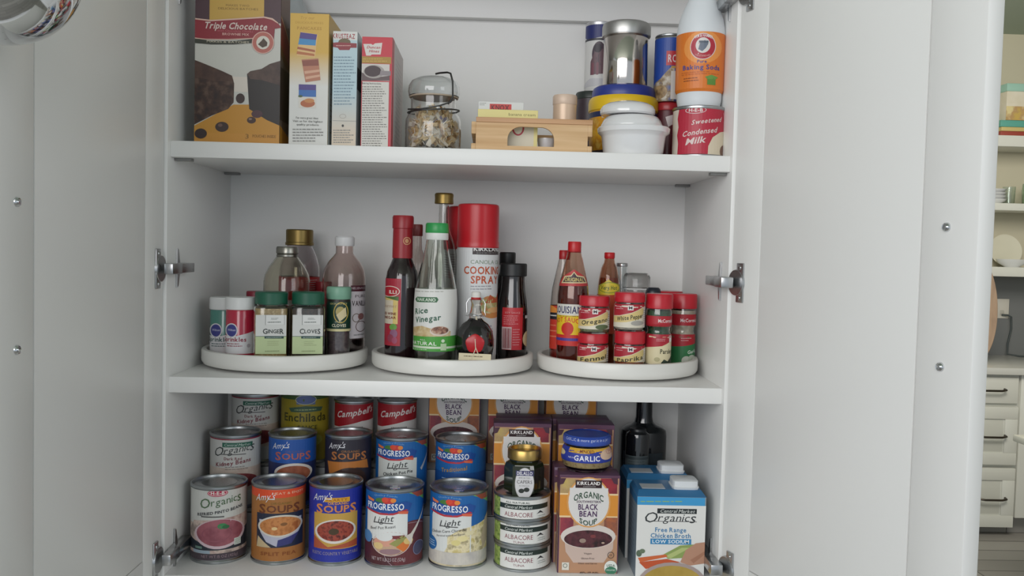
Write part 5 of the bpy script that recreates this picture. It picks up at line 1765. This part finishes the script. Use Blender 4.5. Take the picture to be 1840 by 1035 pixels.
shz = []
for y0, y1, lb in ((243, 263, 'top white wall shelf holding colourful boxes'), (365, 378, 'middle white wall shelf holding a stack of bowls'), (480, 497, 'lowest white wall shelf holding the standing plate')):
    o = box('wall_shelf', (xl, 3.87, wz(y1)), (4.9, 4.149, wz(y0)), KW, None, .003)
    tag(o, lb, 'shelf')
    shz.append(wz(y0))


def X8(px, Y=3.92):
    return XA(px, Y, .5)


# boxes on the top shelf
def kitem(name, lb, cat, px0, px1, z0, z1, mat, Y=3.9, D=.2):
    o = box(name, (X8(px0, Y), Y, z0), (X8(px1, Y), Y + D, z1), mat, None, .003)
    tag(o, lb, cat)
    return o


za = shz[0]
zs = [AT(1820, y, 3.9).z for y in (232, 223, 216, 164, 150)]
kitem('book', 'red book, lowest of the flat pile on the top wall shelf', 'book', 1792, 1860, za, zs[0] - .012, '9c4438')
kitem('book', 'yellow book between the red and teal ones on the top wall shelf', 'book', 1793, 1862, zs[0] - .0115, zs[0] + .012, 'cdb878')
kitem('book', 'teal book, topmost of the flat pile on the top wall shelf', 'book', 1791, 1858, zs[0] + .0125, zs[2], '5fa596')
gb = thing('gift_box', 'cream patterned box with pale teal lid above the books', 'box', (X8(1830, 3.9), 4.0, zs[2] + .0005))
a, b_ = X8(1800, 3.9) - gb.location.x, X8(1866, 3.9) - gb.location.x
hb = zs[3] - zs[2]
box('box_body', (a, -.1, 0), (b_, .1, hb), MOT(['d8cfb8', 'e0d8c6'], 12), gb, .002)
box('printed_band', (a - .001, -.1015, 0), (b_ + .001, -.1, hb * .48), MOT(['c9ab5c', 'b89468', 'e0cf98'], 18), gb)
box('lid', (a - .004, -.104, hb), (b_ + .004, .104, zs[4] - zs[2]), C('9cc4b4', .5), gb, .003)


def bowl(px, Y, z, R, H, lb, grp=None):
    t = turned_simple('bowl', lb, 'bowl', XA(px, Y, z), Y, z, [(R * .45, 0), (R * .5, .004), (R * .85, H * .5), (R, H), (R - .004, H), (R * .8, H * .5), (R * .4, .008), (0, .008)], por)
    return t


def turned_simple(name, lb, cat, X, Y, z, prof, mat):
    V, Fc = lathe_data([(0, prof[0][1])] + prof, 40)
    o = fromv(name, V, Fc, mt(mat), None, 40)
    o.location = (X, Y, z)
    tag(o, lb, cat)
    return o


for i, w_ in enumerate(('bottom', 'second', 'third', 'top')):
    bowl(1786, 3.98, shz[1] + i * .019, .066, .028, 'white bowl on the middle wall shelf, %s one of the stack' % w_)
turned_simple('glass_tumbler', 'clear tumbler beside the bowls on the middle wall shelf', 'glass', XA(1812, 3.97, .5), 3.97, shz[1], [(.03, 0), (.034, .10), (.032, .10), (.028, .006), (0, .006)], GLASS('e8f0ee', .05))
turned_simple('pitcher', 'pale green glass jar at the frame edge on the middle wall shelf', 'jar', XA(1850, 3.97, .5), 3.97, shz[1], [(.04, 0), (.045, .08), (.04, .12), (.037, .12), (.04, .08), (.036, .006), (0, .006)], GLASS('d0e4d8', .05))
turned_simple('pitcher', 'milky jar at the right frame edge beside the plate', 'jar', XA(1880, 4.03, .2), 4.03, shz[2], [(.05, 0), (.06, .10), (.045, .20), (.04, .20), (.05, .1), (.04, .01), (0, .01)], por)
# plate leaning, bowls before it
pz = shz[2]
V, Fc = lathe_data([(0, 0), (.05, .001), (.085, .006), (.125, .016), (.126, .019), (.085, .010), (.05, .005), (0, .005)], 48)
o = fromv('dinner_plate', V, Fc, C('dcd8c4', .2, 0, .6), None, 40)
Rp = (AT(1837, 445, 4.08) - AT(1808, 445, 4.08)).length
o.scale = (Rp / .126,) * 3
o.rotation_euler = (radians(78), 0, 0)
o.location = (XA(1808, 4.08, .2), 4.10, pz + Rp * .985)
tag(o, 'cream dinner plate leaning on the wall above the outlet', 'plate')
bowl(1818, 3.97, pz, .085, .045, 'wide cream bowl in front of the leaning plate')
# wooden board leaning, outlet and cord
V, Fc = lathe_data([(0, 0), (.98, 0), (1, .004), (1, .014), (.98, .018), (0, .018)], 64)
cb_z0, cb_z1 = AT(1775, 640, 3.95).z, AT(1775, 440, 3.95).z
zct = -.388
hgt = (AT(1775, 462, 3.80).z - zct) / 2
V = [(x * .11, y * hgt, z) for x, y, z in V]
o = fromv('cutting_board', V, Fc, WOOD('a08570', 'b4987f', (30, 4, 30)), None, 40)
o.rotation_euler = (radians(84), 0, radians(-8))
o.location = (XA(1790, 3.80, 0) - .11, 3.80, zct + hgt * .996 + .001)
tag(o, 'oval wooden board standing on the far counter, edge past the door', 'board')
ow = thing('wall_outlet', 'white wall outlet plate on the grey backsplash', 'outlet', (XA(1800, 4.14, -.1), 4.1415, AT(1800, 572, 4.14).z))
hh = (AT(1800, 541, 4.14).z - AT(1800, 576, 4.14).z)
box('cover_plate', (-.035, -.006, 0), (.042, 0, hh), 'd0ccc2', ow, .002)
box('socket', (-.012, -.0072, hh * .15), (.012, -.006, hh * .42), 'bab6ac', ow, .001)
pzh = AT(1807, 566, 4.12).z
px_ = XA(1805, 4.12, pzh)
tube('power_cord', [(px_ - .012, 4.129, pzh), (px_ + .014, 4.112, pzh), (px_ + .034, 4.108, pzh - .01), (px_ + .036, 4.105, pzh - .08), (px_ + .016, 4.10, pzh - .17), (px_ + .012, 4.09, -.375), (px_ + .06, 4.05, -.382), (px_ + .4, 4.0, -.382)], .0055, C('3c4444', .5), None)
tag(bpy.data.objects['power_cord'], 'dark cord plugged into the wall outlet, trailing onto the counter', 'cord')
# white stool at the frame edge
SY = 2.4
sz1 = AT(1830, 808, SY).z
sx0 = XA(1824, SY + .30, sz1)
st = thing('stool', 'white stool whose seat corner shows at the right frame edge', 'stool', (sx0 + .18, SY + .16, FZ))
box('seat', (-.18, -.16, sz1 - FZ - .03), (.18, .16, sz1 - FZ), 'd9d8cc', st, .006)
for ax in (.09, .14):
    for ay in (-.12, .12):
        box('leg', (ax - .016, ay - .016, 0), (ax + .016, ay + .016, sz1 - FZ - .045), 'd9d8cc', st, .003)

# ------------------------------------------------------------------ groups of like things
GRP = dict(soup_can='soup cans in rows on the bottom shelf', bean_can='kidney bean cans on the bottom shelf', tuna_can='stack of albacore tuna cans', soup_carton='black bean soup cartons on the bottom shelf',
           broth_carton='broth cartons on the bottom shelf', turntable_tray='turntable trays on the middle shelf', shelf_riser='risers on the bottom shelf', sprinkle_jar='sprinkles jars on the left tray',
           spice_jar='spice jars on the turntable trays', spice_shaker='tall spice shakers on the right tray', hot_sauce_bottle='hot sauce bottles on the right tray', cooking_spray_can='cooking spray cans on the middle tray',
           cake_mix_box='mix boxes on the top shelf', wall_shelf='far kitchen wall shelves', book='books on the far wall shelf', bowl='white bowls on the far shelves', base_cabinet='kitchen base cabinets',
           sauce_bowl='small white bowls over the ramekin', countertop='kitchen countertops', ramekin='white ramekins on the top shelf')
for o in list(scene.objects):
    if o.parent is None and 'label' in o.keys() and 'kind' not in o.keys():
        g = GRP.get(o.name.split('.')[0])
        if g:
            o['group'] = g
